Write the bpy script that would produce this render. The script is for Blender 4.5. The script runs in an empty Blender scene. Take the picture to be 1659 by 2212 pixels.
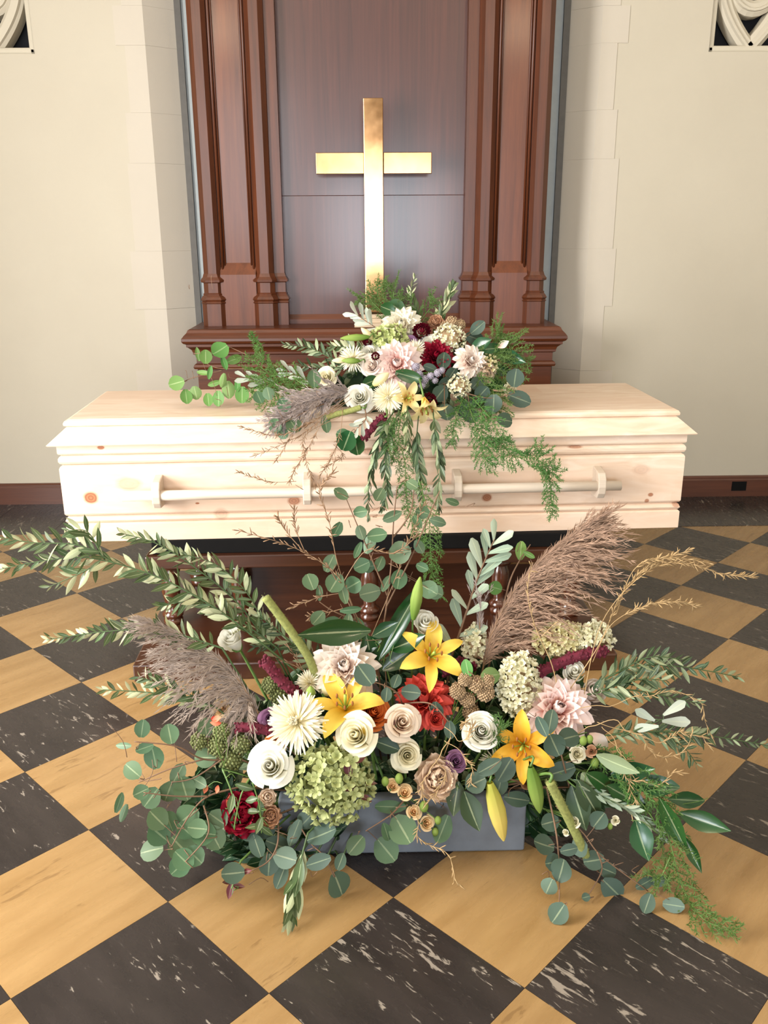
import bpy, math, random
from mathutils import Vector as V, Matrix as M
R = random.Random(11)
PI = math.pi
scene = bpy.context.scene
C = scene.collection

# ------------------------------------------------------------------ camera
IW, IH = 1659, 2212
F, PITCH, ROLL, YAW = 1881.45, .31303, .0063214, .0175189
T = .3048
HH = 3.99834 * T
OX, OY = -.5846971 * T, 3.76234 * T
CAM = V((0, 0, HH))
def cam_to_world(x, y, d):
    cr, sr = math.cos(ROLL), math.sin(ROLL)
    xx, u = cr * x + sr * y, -sr * x + cr * y
    c, s = math.cos(PITCH), math.sin(PITCH)
    Y, Z = d * c + u * s, -d * s + u * c
    cy, sy = math.cos(YAW), math.sin(YAW)
    return V((cy * xx + sy * Y, -sy * xx + cy * Y, Z))
FWD, RGT, UPV = cam_to_world(0, 0, 1), cam_to_world(1, 0, 0), cam_to_world(0, 1, 0)
def at(px, py, Y):
    r = cam_to_world((px - IW / 2) / F, (IH / 2 - py) / F, 1)
    return CAM + r * (Y / r.y)
def P(px, py, Y, zmin=.014):
    p = at(px, py, Y)
    if p.z < zmin:
        r = cam_to_world((px - IW / 2) / F, (IH / 2 - py) / F, 1)
        p = CAM + r * ((zmin - HH) / r.z)
    return p
def mpp(p):                       # metres per picture pixel at a point
    return (p - CAM).dot(FWD) / F
cd = bpy.data.cameras.new('camera')
cd.sensor_fit = 'VERTICAL'; cd.sensor_height = 24; cd.lens = F / IH * 24
cd.clip_start = .02; cd.clip_end = 60
co = bpy.data.objects.new('camera', cd); C.objects.link(co)
co.matrix_world = M(((RGT.x, UPV.x, -FWD.x, 0), (RGT.y, UPV.y, -FWD.y, 0), (RGT.z, UPV.z, -FWD.z, HH), (0, 0, 0, 1)))
scene.camera = co

# ------------------------------------------------------------------ world, lights, exposure
w = bpy.data.worlds.new('sky'); scene.world = w; w.use_nodes = True
w.node_tree.nodes['Background'].inputs[0].default_value = (.75, .86, 1, 1)
w.node_tree.nodes['Background'].inputs[1].default_value = 1.0
def area(name, loc, target, sx, sy, power, col):
    l = bpy.data.lights.new(name, 'AREA'); l.shape = 'RECTANGLE'; l.size = sx; l.size_y = sy
    l.energy = power; l.color = col
    o = bpy.data.objects.new(name, l); C.objects.link(o); o.location = loc
    o.rotation_euler = (V(target) - V(loc)).to_track_quat('-Z', 'Y').to_euler()
    return o
XL, XR, YB, YW, ZC = -2.4, 3.0, -4.6, 3.96, 3.7
area('daylight_left', (XL + .02, .95, 1.3), (XL + 1, .95, 1.3), 1.5, 1.7, 112, (1, .98, .95))
area('daylight_rear', (.3, YB + .02, 1.2), (.3, YB + 1, 1.2), 1.7, 1.5, 84, (.86, .92, 1))
area('daylight_rear_left', (-1.6, YB + .02, 2.0), (-1.6, YB + 1, 2.0), 1.1, 1.9, 30, (.9, .95, 1))
scene.view_settings.view_transform = 'Standard'
scene.view_settings.look = 'None'
scene.view_settings.gamma = 1
scene.view_settings.use_curve_mapping = False
scene.view_settings.exposure = 1.0

# ------------------------------------------------------------------ materials
def s2l(c): 
    return tuple((v / 255 / 12.92 if v / 255 <= .04045 else ((v / 255 + .055) / 1.055) ** 2.4) for v in c) + (1,)
class NT:
    def __init__(s, name):
        s.m = bpy.data.materials.new(name); s.m.use_nodes = True
        s.t = s.m.node_tree; s.b = s.t.nodes['Principled BSDF']; s.out = s.t.nodes['Material Output']
    def n(s, typ, **kw):
        o = s.t.nodes.new('ShaderNode' + typ)
        for k, v in kw.items():
            if k in o.bl_rna.properties.keys(): setattr(o, k, v)
            else: o.inputs[k.replace('_', ' ')].default_value = v
        return o
    def l(s, a, b): s.t.links.new(a, b)
    def mix(s, fac, a, b, mode='MIX'):
        o = s.t.nodes.new('ShaderNodeMix'); o.data_type = 'RGBA'; o.blend_type = mode
        for sock, v in ((o.inputs[0], fac), (o.inputs[6], a), (o.inputs[7], b)):
            if isinstance(v, bpy.types.NodeSocket): s.l(v, sock)
            else: sock.default_value = v
        return o.outputs[2]
    def math(s, op, a, b=0., c=None):
        o = s.t.nodes.new('ShaderNodeMath'); o.operation = op
        for i, v in enumerate((a, b) if c is None else (a, b, c)):
            if isinstance(v, bpy.types.NodeSocket): s.l(v, o.inputs[i])
            else: o.inputs[i].default_value = v
        return o.outputs[0]
    def ramp(s, fac, stops, interp='LINEAR'):
        o = s.t.nodes.new('ShaderNodeValToRGB'); o.color_ramp.interpolation = interp
        e = o.color_ramp.elements
        while len(e) < len(stops): e.new(.5)
        for i, (p, c) in enumerate(stops):
            e[i].position = p; e[i].color = c if len(c) == 4 else tuple(c) + (1,)
        s.l(fac, o.inputs[0]); return o.outputs[0]
    def coords(s, scale=(1, 1, 1), rot=(0, 0, 0), kind='Object', rnd=False):
        tc = s.n('TexCoord'); mp = s.n('Mapping')
        mp.inputs['Scale'].default_value = scale; mp.inputs['Rotation'].default_value = rot
        s.l(tc.outputs[kind], mp.inputs[0])
        v = mp.outputs[0]
        if rnd:
            oi = s.n('ObjectInfo'); a = s.n('VectorMath', operation='MULTIPLY_ADD')
            s.l(oi.outputs['Random'], a.inputs[0]); a.inputs[1].default_value = (37, 53, 71); s.l(v, a.inputs[2])
            v = a.outputs[0]
        return v
    def noise(s, vec, scale, detail=4, rough=.55, dist=0):
        o = s.n('TexNoise', Scale=scale, Detail=detail, Roughness=rough, Distortion=dist)
        s.l(vec, o.inputs['Vector']); return o.outputs['Fac']
    def bump(s, h, strength=.2, dist=.002):
        o = s.n('Bump', Strength=strength, Distance=dist); s.l(h, o.inputs['Height']); s.l(o.outputs[0], s.b.inputs['Normal'])
    def col(s, c):
        if isinstance(c, bpy.types.NodeSocket): s.l(c, s.b.inputs['Base Color'])
        else: s.b.inputs['Base Color'].default_value = c
    def set(s, **kw):
        for k, v in kw.items(): s.b.inputs[k.replace('_', ' ')].default_value = v
        return s

def plain(name, rgb, rough=.6, var=.12, scale=30, metal=0, spec=.5):
    k = NT(name); v = k.coords(rnd=True)
    n = k.noise(v, scale, 5)
    c = s2l(rgb)
    k.col(k.ramp(n, [(.3, tuple(x * (1 - var) for x in c[:3])), (.7, tuple(min(1, x * (1 + var)) for x in c[:3]))]))
    k.set(Roughness=rough, Metallic=metal); k.b.inputs['Specular IOR Level'].default_value = spec
    k.bump(n, .08, .001)
    return k.m

def petal_mat(name, base, tip, rough=.55, trans=.28, edge=None):
    k = NT(name)
    tc = k.n('TexCoord'); sp = k.n('SeparateXYZ'); k.l(tc.outputs['UV'], sp.inputs[0])
    oi = k.n('ObjectInfo')
    c = k.ramp(sp.outputs[0], [(.08, s2l(base)), (.6, s2l(tip))])
    n = k.noise(k.coords((1, 14, 1), kind='UV', rnd=True), 5, 3)
    c = k.mix(k.math('MULTIPLY', n, .22), c, s2l(tuple(v * .8 for v in base)))
    hs = k.n('HueSaturation'); k.l(c, hs.inputs['Color'])
    k.l(k.math('MULTIPLY_ADD', oi.outputs['Random'], .16, .9), hs.inputs['Value'])
    c = hs.outputs[0]
    k.col(c); k.set(Roughness=rough); k.b.inputs['Specular IOR Level'].default_value = .25
    k.bump(n, .15, .0008)
    tr = k.n('BsdfTranslucent'); k.l(c, tr.inputs[0])
    mx = k.n('MixShader'); mx.inputs[0].default_value = trans
    k.l(k.b.outputs[0], mx.inputs[1]); k.l(tr.outputs[0], mx.inputs[2]); k.l(mx.outputs[0], k.out.inputs[0])
    return k.m

def leaf_mat(name, top, under, rough=.5, trans=.22, vein=.25, var=.35, spec=.4):
    k = NT(name)
    tc = k.n('TexCoord'); sp = k.n('SeparateXYZ'); k.l(tc.outputs['UV'], sp.inputs[0])
    oi = k.n('ObjectInfo'); ge = k.n('NewGeometry')
    c = k.mix(ge.outputs['Backfacing'], s2l(top), s2l(under))
    n = k.noise(k.coords(rnd=True), 60, 3)
    mid = k.math('LESS_THAN', k.math('ABSOLUTE', k.math('SUBTRACT', sp.outputs[1], .5)), .035)
    c = k.mix(k.math('MULTIPLY', mid, vein), c, s2l((205, 215, 170)))
    hs = k.n('HueSaturation'); k.l(c, hs.inputs['Color'])
    v = k.math('ADD', k.math('MULTIPLY', oi.outputs['Random'], var), k.math('MULTIPLY', n, .25))
    k.l(k.math('ADD', v, 1 - var / 2 - .12), hs.inputs['Value'])
    k.l(k.math('MULTIPLY_ADD', k.math('FRACT', k.math('MULTIPLY', oi.outputs['Random'], 7.31)), .05, .475), hs.inputs['Hue'])
    c = hs.outputs[0]; k.col(c); k.set(Roughness=rough); k.b.inputs['Specular IOR Level'].default_value = spec
    tr = k.n('BsdfTranslucent'); k.l(c, tr.inputs[0])
    mx = k.n('MixShader'); mx.inputs[0].default_value = trans
    k.l(k.b.outputs[0], mx.inputs[1]); k.l(tr.outputs[0], mx.inputs[2]); k.l(mx.outputs[0], k.out.inputs[0])
    return k.m

def wood(name, dark, light, axis, rough=.3, coat=.4, scale=26, stretch=.05):
    k = NT(name); sc = [1, 1, 1]; sc[axis] = stretch
    v = k.coords(tuple(sc), rnd=True)
    n = k.noise(v, scale, 6, .6, 1.2); n2 = k.noise(v, scale * 5, 3, .7)
    f = k.math('MULTIPLY_ADD', n2, .3, k.math('MULTIPLY', n, .75))
    k.col(k.ramp(f, [(.3, s2l(dark)), (.72, s2l(light))]))
    k.set(Roughness=rough); k.b.inputs['Coat Weight'].default_value = coat; k.b.inputs['Coat Roughness'].default_value = .16
    k.bump(f, .06, .001)
    return k.m

def pine(name, knots=(), lam=.075):
    k = NT(name); tc = k.n('TexCoord'); sp = k.n('SeparateXYZ'); k.l(tc.outputs['Object'], sp.inputs[0])
    v = k.coords((.22, 1, 1))
    g = k.noise(v, 34, 5, .55, .8)
    # glued laminations: tone per strip
    cb = k.n('CombineXYZ'); k.l(sp.outputs[0], cb.inputs[0]); k.l(k.math('ADD', sp.outputs[2], k.math('MULTIPLY', sp.outputs[1], 1.0)), cb.inputs[1])
    br = k.n('TexBrick'); k.l(cb.outputs[0], br.inputs['Vector'])
    br.inputs['Scale'].default_value = 1; br.inputs['Brick Width'].default_value = .9; br.inputs['Row Height'].default_value = lam
    br.inputs['Mortar Size'].default_value = 0; br.inputs['Color1'].default_value = (0, 0, 0, 1); br.inputs['Color2'].default_value = (1, 1, 1, 1)
    br.offset = .37
    c = k.ramp(g, [(.28, s2l((214, 185, 159))), (.5, s2l((226, 203, 181))), (.75, s2l((237, 219, 202)))])
    c = k.mix(k.math('MULTIPLY', br.outputs[0], .75), c, s2l((217, 187, 163)))
    for (x, z, a, b, hard) in knots:
        dx = k.math('DIVIDE', k.math('SUBTRACT', sp.outputs[0], x), a); dz = k.math('DIVIDE', k.math('SUBTRACT', sp.outputs[2], z), b)
        d = k.math('SQRT', k.math('ADD', k.math('MULTIPLY', dx, dx), k.math('MULTIPLY', dz, dz)))
        d = k.math('MULTIPLY_ADD', g, .35, k.math('SUBTRACT', d, .17))
        f = k.n('MapRange'); f.inputs['From Min'].default_value = 1.25; f.inputs['From Max'].default_value = .8
        k.l(d, f.inputs['Value'])
        rings = k.ramp(k.math('FRACT', k.math('MULTIPLY', d, 2.3)), [(.2, s2l((176, 112, 72))), (.8, s2l((140, 78, 46)))])
        c = k.mix(k.math('MULTIPLY', f.outputs[0], hard), c, rings)
    k.col(c); k.set(Roughness=.42); k.bump(g, .05, .001)
    return k.m

def tile_mat(name, base, lo, fleck, thr, amt, along, st=.16, fs=62):
    k = NT(name)
    v = k.coords(((st, 1, 1) if along == 0 else (1, st, 1)), rnd=True)
    v2 = k.coords(((.35, 1, 1) if along == 0 else (1, .35, 1)), rnd=True)
    n = k.noise(v, fs, 6, .62, .7); big = k.noise(v2, 6, 2); n3 = k.noise(v2, 150, 3, .6)
    c = k.mix(k.ramp(k.noise(v, 22, 5), [(.35, (0, 0, 0, 1)), (.7, (1, 1, 1, 1))]), s2l(base), s2l(lo))
    m = k.math('ADD', k.math('MULTIPLY', n, .75), k.math('MULTIPLY', big, .25))
    m = k.math('ADD', m, k.math('MULTIPLY', k.math('SUBTRACT', n3, .5), .16))
    f = k.ramp(m, [(thr, (0, 0, 0, 1)), (thr + .035, (1, 1, 1, 1))])
    c = k.mix(k.math('MULTIPLY', f, amt), c, s2l(fleck))
    oi = k.n('ObjectInfo'); hs = k.n('HueSaturation'); k.l(c, hs.inputs['Color'])
    k.l(k.math('MULTIPLY_ADD', oi.outputs['Random'], .14, .93), hs.inputs['Value'])
    k.col(hs.outputs[0])
    k.l(k.math('MULTIPLY_ADD', n, .14, .2), k.b.inputs['Roughness'])
    k.bump(k.noise(v2, 45, 4), .05, .001)
    return k.m

def plaster(name, rgb, rgb2):
    k = NT(name); v = k.coords()
    n = k.noise(v, 3, 5, .6); f = k.noise(v, 160, 3)
    k.col(k.mix(n, s2l(rgb), s2l(rgb2))); k.set(Roughness=.75); k.bump(f, .12, .0015)
    return k.m

m_wall = plaster('cream_plaster', (193, 185, 167), (184, 175, 157))
m_quoin = plaster('pale_stone', (196, 187, 172), (187, 178, 163))
m_ceil = plaster('ceiling_plaster', (240, 236, 226), (232, 228, 218))
m_stone = plaster('tracery_stone', (200, 192, 174), (188, 179, 160))
m_dark = plain('dark_void', (16, 17, 22), .9, .1)
m_greyb = plain('grey_paint', (152, 158, 158), .5, .04)
m_gap = plain('dark_trim', (84, 80, 74), .6, .1)
m_maho_v = wood('mahogany_vertical', (60, 28, 12), (98, 49, 23), 2, .42, .1)
m_maho_h = wood('mahogany_horizontal', (62, 29, 12), (100, 50, 24), 0, .42, .1)
m_maho_panel = wood('mahogany_panel', (58, 29, 23), (84, 44, 34), 2, .36, .36, 34, .03)
m_maho_recess = wood('mahogany_recess', (74, 35, 15), (112, 58, 28), 2, .36, .2)
m_bier = wood('dark_walnut', (44, 23, 15), (76, 42, 25), 0, .28, .4)
m_bierv = wood('dark_walnut_turned', (52, 26, 16), (94, 50, 29), 2, .22, .5)
m_base = wood('baseboard_wood', (70, 38, 26), (98, 56, 38), 0, .4, .2)
m_yel = tile_mat('ochre_tile', (153, 122, 80), (138, 107, 66), (104, 76, 44), .6, .5, 0)
m_blk = tile_mat('charcoal_tile', (47, 41, 39), (36, 31, 30), (160, 149, 136), .595, .62, 1, .24, 80)
m_grout = plain('floor_bed', (58, 50, 42), .8)
m_black = plain('black_rubber', (12, 11, 11), .9, .1, 30, 0, .2)
m_conc = plain('blue_grey_concrete', (98, 104, 112), .65, .18, 14)
m_foam = plain('wet_floral_foam', (40, 62, 38), .95, .2)
def brass():
    k = NT('brushed_brass'); v = k.coords(); n = k.noise(v, 9, 5, .6)
    k.col(k.ramp(n, [(.3, s2l((140, 104, 68))), (.7, s2l((176, 136, 94)))])); k.set(Metallic=1)
    k.l(k.math('MULTIPLY_ADD', n, .16, .1), k.b.inputs['Roughness'])
    return k.m
m_brass = brass()
m_marble = plain('pale_stone_step', (196, 176, 150), .5, .1)
m_glass = plain('pane_frame_paint', (228, 224, 214), .5, .04)

# ------------------------------------------------------------------ mesh helpers
class MB:
    def __init__(s): s.v = []; s.f = []; s.uv = []
    def vert(s, p, uv=(0, 0)): s.v.append(tuple(p)); s.uv.append(uv); return len(s.v) - 1
    def box(s, a, b):
        (x0, y0, z0), (x1, y1, z1) = a, b; i = len(s.v)
        for p in ((x0, y0, z0), (x1, y0, z0), (x1, y1, z0), (x0, y1, z0), (x0, y0, z1), (x1, y0, z1), (x1, y1, z1), (x0, y1, z1)): s.vert(p)
        for f in ((0, 3, 2, 1), (4, 5, 6, 7), (0, 1, 5, 4), (1, 2, 6, 5), (2, 3, 7, 6), (3, 0, 4, 7)): s.f.append(tuple(i + k for k in f))
        return s
    def loops(s, loops, close=True, cap0=True, cap1=True):
        i0 = len(s.v); n = len(loops[0])
        for a, lp in enumerate(loops):
            for b, p in enumerate(lp): s.vert(p, (a / max(1, len(loops) - 1), b / n))
        for a in range(len(loops) - 1):
            for b in range(n if close else n - 1):
                c = (b + 1) % n; o = i0 + a * n
                s.f.append((o + b, o + c, o + n + c, o + n + b))
        if cap0: s.f.append(tuple(i0 + k for k in range(n))[::-1])
        if cap1: s.f.append(tuple(i0 + (len(loops) - 1) * n + k for k in range(n)))
        return s
    def tube(s, pts, r0, r1=None, n=6, rf=None):
        r1 = r0 if r1 is None else r1; L = len(pts); lp = []; prev = None
        for i, p in enumerate(pts):
            d = (V(pts[min(i + 1, L - 1)]) - V(pts[max(i - 1, 0)]))
            d = d.normalized() if d.length > 1e-9 else V((0, 0, 1))
            if prev is None:
                prev = d.orthogonal().normalized()
            prev = (prev - d * prev.dot(d)).normalized(); q = d.cross(prev)
            t = i / max(1, L - 1); r = rf(t) if rf else r0 + (r1 - r0) * t
            lp.append([V(p) + (prev * math.cos(2 * PI * k / n) + q * math.sin(2 * PI * k / n)) * r for k in range(n)])
        return s.loops(lp)
    def lathe(s, prof, c=(0, 0, 0), n=20):
        c = V(c)
        return s.loops([[c + V((r * math.cos(2 * PI * k / n), r * math.sin(2 * PI * k / n), z)) for k in range(n)] for r, z in prof])
    def ringbox(s, prof, x0, x1, y0, y1, back=True):   # profile (outset, z) swept round a rectangle
        lp = []
        for e, z in prof:
            yb = y1 + (e if back else 0)
            lp.append([(x0 - e, y0 - e, z), (x1 + e, y0 - e, z), (x1 + e, yb, z), (x0 - e, yb, z)])
        return s.loops(lp)
    def blob(s, c, r, sx=1, sz=1, n=6, m=4):
        c = V(c)
        return s.loops([[c + V((r * sx * math.sin(PI * a / m) * math.cos(2 * PI * k / n), r * sx * math.sin(PI * a / m) * math.sin(2 * PI * k / n), -r * sz * math.cos(PI * a / m))) for k in range(n)] for a in [.25] + list(range(1, m)) + [m - .25]])
    def blade(s, L, W, prof, bend=0, cup=0, nu=6, nv=2, mw=None, ruffle=0, curl=0, rnd=None, twist=0):
        i0 = len(s.v); x = z = 0; mw = mw or M.Identity(4)
        for i in range(nu + 1):
            t = i / nu; th = bend * t + curl * max(0, t - .6) / .4
            if i: x += L / nu * math.cos(th); z += L / nu * math.sin(th)
            wd = W / 2 * interp(prof, t)
            tw = twist * t
            for j in range(2 * nv + 1):
                v = j / nv - 1
                y = wd * v * math.cos(tw); nz = cup * wd * v * v + wd * v * math.sin(tw)
                if ruffle and rnd: nz += rnd.uniform(-1, 1) * ruffle * L * t * abs(v)
                s.vert(mw @ V((x - math.sin(th) * nz, y, z + math.cos(th) * nz)), (t, (v + 1) / 2))
        k = 2 * nv + 1
        for i in range(nu):
            for j in range(k - 1):
                o = i0 + i * k + j; s.f.append((o, o + k, o + k + 1, o + 1))
        return s
    def mesh(s, name, smooth=True, origin=None):
        me = bpy.data.meshes.new(name)
        if origin is not None:
            o = V(origin); vs = [tuple(V(p) - o) for p in s.v]
        else: vs = s.v
        me.from_pydata(vs, [], s.f)
        uv = me.uv_layers.new(name='UVMap')
        li = [0] * len(me.loops); me.loops.foreach_get('vertex_index', li)
        fl = []
        for i in li: fl.extend(s.uv[i])
        uv.data.foreach_set('uv', fl)
        if smooth: me.polygons.foreach_set('use_smooth', [True] * len(me.polygons))
        me.update(); return me
def interp(pr, t):
    for (a, x), (b, y) in zip(pr, pr[1:]):
        if t <= b:
            k = (t - a) / (b - a); k = k * k * (3 - 2 * k) if len(pr) < 5 else k
            return x + (y - x) * k
    return pr[-1][1]
def spline(pts, n=8):
    pts = [V(p) for p in pts]; o = []
    if len(pts) == 2: return [pts[0].lerp(pts[1], i / n) for i in range(n + 1)]
    for i in range(len(pts) - 1):
        a, b, c, d = pts[max(0, i - 1)], pts[i], pts[i + 1], pts[min(len(pts) - 1, i + 2)]
        for k in range(n):
            t = k / n
            o.append(.5 * (2 * b + (c - a) * t + (2 * a - 5 * b + 4 * c - d) * t * t + (3 * b - a - 3 * c + d) * t ** 3))
    o.append(pts[-1]); return o
def frame(p, d, up, sc=1):
    x = V(d).normalized(); z = V(up) - x * V(up).dot(x)
    z = z.normalized() if z.length > 1e-6 else x.orthogonal().normalized()
    y = z.cross(x); s = sc if isinstance(sc, tuple) else (sc, sc, sc)
    return M(((x.x * s[0], y.x * s[1], z.x * s[2], p[0]), (x.y * s[0], y.y * s[1], z.y * s[2], p[1]), (x.z * s[0], y.z * s[1], z.z * s[2], p[2]), (0, 0, 0, 1)))
def axis_frame(p, face, spin=0, sc=1):         # local +Z along face
    z = V(face).normalized(); x = z.orthogonal().normalized(); y = z.cross(x)
    m = M(((x.x, y.x, z.x, 0), (x.y, y.y, z.y, 0), (x.z, y.z, z.z, 0), (0, 0, 0, 1)))
    return M.Translation(p) @ m @ M.Rotation(spin, 4, 'Z') @ M.Scale(sc, 4)

def link(name, data, mat=None, parent=None, basis=None):
    o = bpy.data.objects.new(name, data); C.objects.link(o)
    if mat is not None:
        if not data.materials: data.materials.append(None)
        o.material_slots[0].link = 'OBJECT'; o.material_slots[0].material = mat
    if parent: o.parent = parent
    if basis is not None: o.matrix_basis = basis
    return o
class Th:                                        # an Empty at the thing's base and its parts
    def __init__(s, name, label, cat, base, group=None, rz=0, kind=None):
        s.o = bpy.data.objects.new(name, None); C.objects.link(s.o); s.o.empty_display_size = .05
        s.b = V(base); s.W = M.Translation(s.b) @ M.Rotation(rz, 4, 'Z'); s.o.matrix_basis = s.W
        s.inv = s.W.inverted(); s.w = {}
        if label: s.o['label'] = label; s.o['category'] = cat
        if group: s.o['group'] = group
        if kind: s.o['kind'] = kind
    def put(s, name, me, mat, mw, parent=None, kind=None, label=None):    # shared mesh at a world matrix
        inv = s.w[parent.name].inverted() if parent else s.inv
        o = link(name, me, mat, parent or s.o, inv @ mw); s.w[o.name] = mw
        if kind: o['kind'] = kind
        if label: o['label'] = label
        return o
    def add(s, name, mb, mat, smooth=True, parent=None, kind=None, label=None, local=False):   # mesh in world (or local) coordinates
        if local: me = mb.mesh(name, smooth); return s.put(name, me, mat, s.W, parent, kind, label)
        return s.put(name, mb.mesh(name, smooth, s.b), mat, M.Translation(s.b), parent, kind, label)
def one(name, mb, mat, label, cat, smooth=False, origin=(0, 0, 0), group=None, kind=None):
    o = link(name, mb.mesh(name, smooth, origin), mat); o.location = origin
    if label: o['label'] = label; o['category'] = cat
    if group: o['group'] = group
    if kind: o['kind'] = kind
    return o
def struct(name, mb, mat, parent=None, smooth=False):
    o = link(name, mb.mesh(name, smooth), mat, parent)
    if not parent: o['kind'] = 'structure'
    return o
def bevel(o, w=.003, seg=2):
    b = o.modifiers.new('bevel', 'BEVEL'); b.width = w; b.segments = seg; b.limit_method = 'ANGLE'
    return o

# ------------------------------------------------------------------ the room
fl = struct('floor', MB().box((XL - .2, YB - .2, -.12), (XR + .2, YW + .3, -.0015)), m_grout)
tile_y = MB().ringbox([(0, -.003), (0, 0)], -T / 2 + .0004, T / 2 - .0004, -T / 2 + .0004, T / 2 - .0004).mesh('tile', False)
U, W_ = V((1, 1, 0)) / math.sqrt(2) * T, V((-1, 1, 0)) / math.sqrt(2) * T
O_ = V((OX, OY, 0))
for i in range(-9, 17):
    for j in range(-9, 17):
        c = O_ + U * (i + .5) + W_ * (j + .5)
        if not (-.2 < c.y < 3.53 and -2.6 < c.x < 2.6): continue
        if abs(c.x) > .75 + c.y * .46: continue
        o = link('tile', tile_y, m_yel if (i + j) % 2 == 0 else m_blk, fl, M.Translation(c) @ M.Rotation(PI / 4, 4, 'Z'))
bt = MB().ringbox([(0, -.003), (0, .0012), (-.0006, .0018)], -T / 2 + .0004, T / 2 - .0004, 0, .446).mesh('border_tile', False)
for k in range(-6, 7): link('border_tile', bt, m_blk, fl, M.Translation((k * T + .02, 3.512, 0)))

wb = YW; wt = .3
def wx(px, py, Y=YW): return at(px, py, Y).x
GZ0 = at(1526, 112, YW).z; GH = .5; GW = .36
gxr, gxl = 1.595, -1.515                       # centres of the two pierced stone grilles
cl, cr_ = -.886, .968                          # corners where the splayed jambs start
def back_wall(name, x0, x1, gx):
    g0, g1 = gx - GW / 2, gx + GW / 2
    b = MB()
    b.box((x0, wb, 0), (x1, wb + wt, GZ0)); b.box((x0, wb, GZ0), (g0, wb + wt, GZ0 + GH)); b.box((g1, wb, GZ0), (x1, wb + wt, GZ0 + GH))
    b.box((x0, wb, GZ0 + GH), (x1, wb + wt, ZC))
    return struct(name, b, m_wall)
w_l = back_wall('wall_back_left', XL - .2, cl, gxl)
w_r = back_wall('wall_back_right', cr_, XR + .2, gxr)
# quoin stones beside the niche, each with a face on the wall and one on the splayed jamb
nl, nr = -.772, .851
def quoins(par, side, rows):
    cx, nx = (cl, nl) if side < 0 else (cr_, nr)
    for y0, y1, px in rows:
        z1, z0 = at(px, y0, YW).z, at(px, y1, YW).z
        z0 = max(0, z0)
        xo = at(px, (max(0, y0) + y1) / 2, YW).x
        b = MB(); yf = wb - .003; g = .0002
        plan = [(xo, yf), (cx, yf), (nx, wb + .085), (nx, wb + .2), (xo, wb + .02)]
        if side > 0: plan = plan[::-1]
        b.loops([[(x, y, z0 + g) for x, y in plan], [(x, y, z1 - g) for x, y in plan]])
        o = link('quoin_stone', b.mesh('quoin_stone', False), m_quoin, par)
quoins(w_r, 1, [(-420, -240, 1344), (-240, -90, 1370), (-90, 12, 1341), (12, 93, 1359), (93, 237, 1329), (237, 343, 1330), (343, 537, 1330), (537, 661, 1326), (661, 800, 1300), (800, 930, 1318), (930, 1080, 1296)])
quoins(w_l, -1, [(-420, -240, 226), (-240, -90, 252), (-90, 12, 262), (12, 98, 246), (98, 244, 276), (244, 353, 276), (353, 543, 284), (543, 668, 287), (668, 800, 318), (800, 930, 300), (930, 1090, 330)])
struct('wall_niche_back', MB().box((nl - .05, wb + .17, 0), (nr + .05, wb + wt, ZC)), m_greyb)
# grey backing board and its dark edge strips behind the altarpiece
struct('trim_1', MB().box((nl, wb + .06, 0), (nl + .026, wb + .18, ZC)), m_gap)
struct('trim_2', MB().box((nr - .027, wb + .06, 0), (nr, wb + .18, ZC)), m_gap)
struct('trim_3', MB().box((nl + .026, wb + .075, 0), (nl + .2, wb + .17, ZC)), m_greyb)
struct('trim_4', MB().box((nr - .2, wb + .075, 0), (nr - .027, wb + .17, ZC)), m_greyb)
# side and rear walls with their windows, ceiling
wl = MB(); y0, y1, z0, z1 = .2, 1.7, .45, 2.15
for a, b in (((XL - .2, YB - .2, 0), (XL, y0, ZC)), ((XL - .2, y1, 0), (XL, wb + wt, ZC)), ((XL - .2, y0, 0), (XL, y1, z0)), ((XL - .2, y0, z1), (XL, y1, ZC))): wl.box(a, b)
struct('wall_left', wl, m_wall)
struct('wall_right', MB().box((XR, YB - .2, 0), (XR + .2, wb + wt, ZC)), m_wall)
wr = MB()
for a, b in (((XL, YB - .2, 0), (-2.15, YB, ZC)), ((-2.15, YB - .2, 0), (-1.05, YB, 1.05)), ((-2.15, YB - .2, 2.95), (-1.05, YB, ZC)), ((-1.05, YB - .2, 0), (-.55, YB, ZC)),
             ((-.55, YB - .2, 0), (1.15, YB, .45)), ((-.55, YB - .2, 1.95), (1.15, YB, ZC)), ((1.15, YB - .2, 0), (XR, YB, ZC))): wr.box(a, b)
struct('wall_rear', wr, m_wall)
def lamp(name, x, y, z):
    k = NT('warm_globe'); k.b.inputs['Emission Color'].default_value = (1, .78, .52, 1); k.b.inputs['Emission Strength'].default_value = 26
    g = MB().lathe([(.02, .13), (.075, .1), (.12, .04), (.13, -.02), (.1, -.09), (.05, -.125), (.01, -.13)], (x, y, z))
    o = struct(name, g, k.m, smooth=True)
    struct('rod', MB().tube([V((x, y, z + .12)), V((x, y, ZC))], .012), m_brass, o)
lamp('ceiling_lamp_1', -1.1, .1, 2.70)
lamp('ceiling_lamp_2', 1.2, .1, 2.70)
struct('ceiling', MB().box((XL - .2, YB - .2, ZC), (XR + .2, wb + wt, ZC + .15)), m_ceil)
def win(name, o, du, w_, h):
    du = V(du); o = V(o); b = MB(); n = V((-du.y, du.x, 0)) * .03
    for k in range(4):
        q = o + du * (w_ * k / 3)
        b.tube([q, q + V((0, 0, h))], .022, n=4)
    for k in range(4):
        q = o + V((0, 0, h * k / 3)); b.tube([q, q + du * w_], .018, n=4)
    struct(name, b, m_glass)
win('window_1', (XL - .1, .2, .45), (0, 1, 0), 1.5, 1.7)
win('window_2', (-.55, YB - .1, .45), (1, 0, 0), 1.7, 1.5)
win('window_3', (-2.15, YB - .1, 1.05), (1, 0, 0), 1.1, 1.9)
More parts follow.
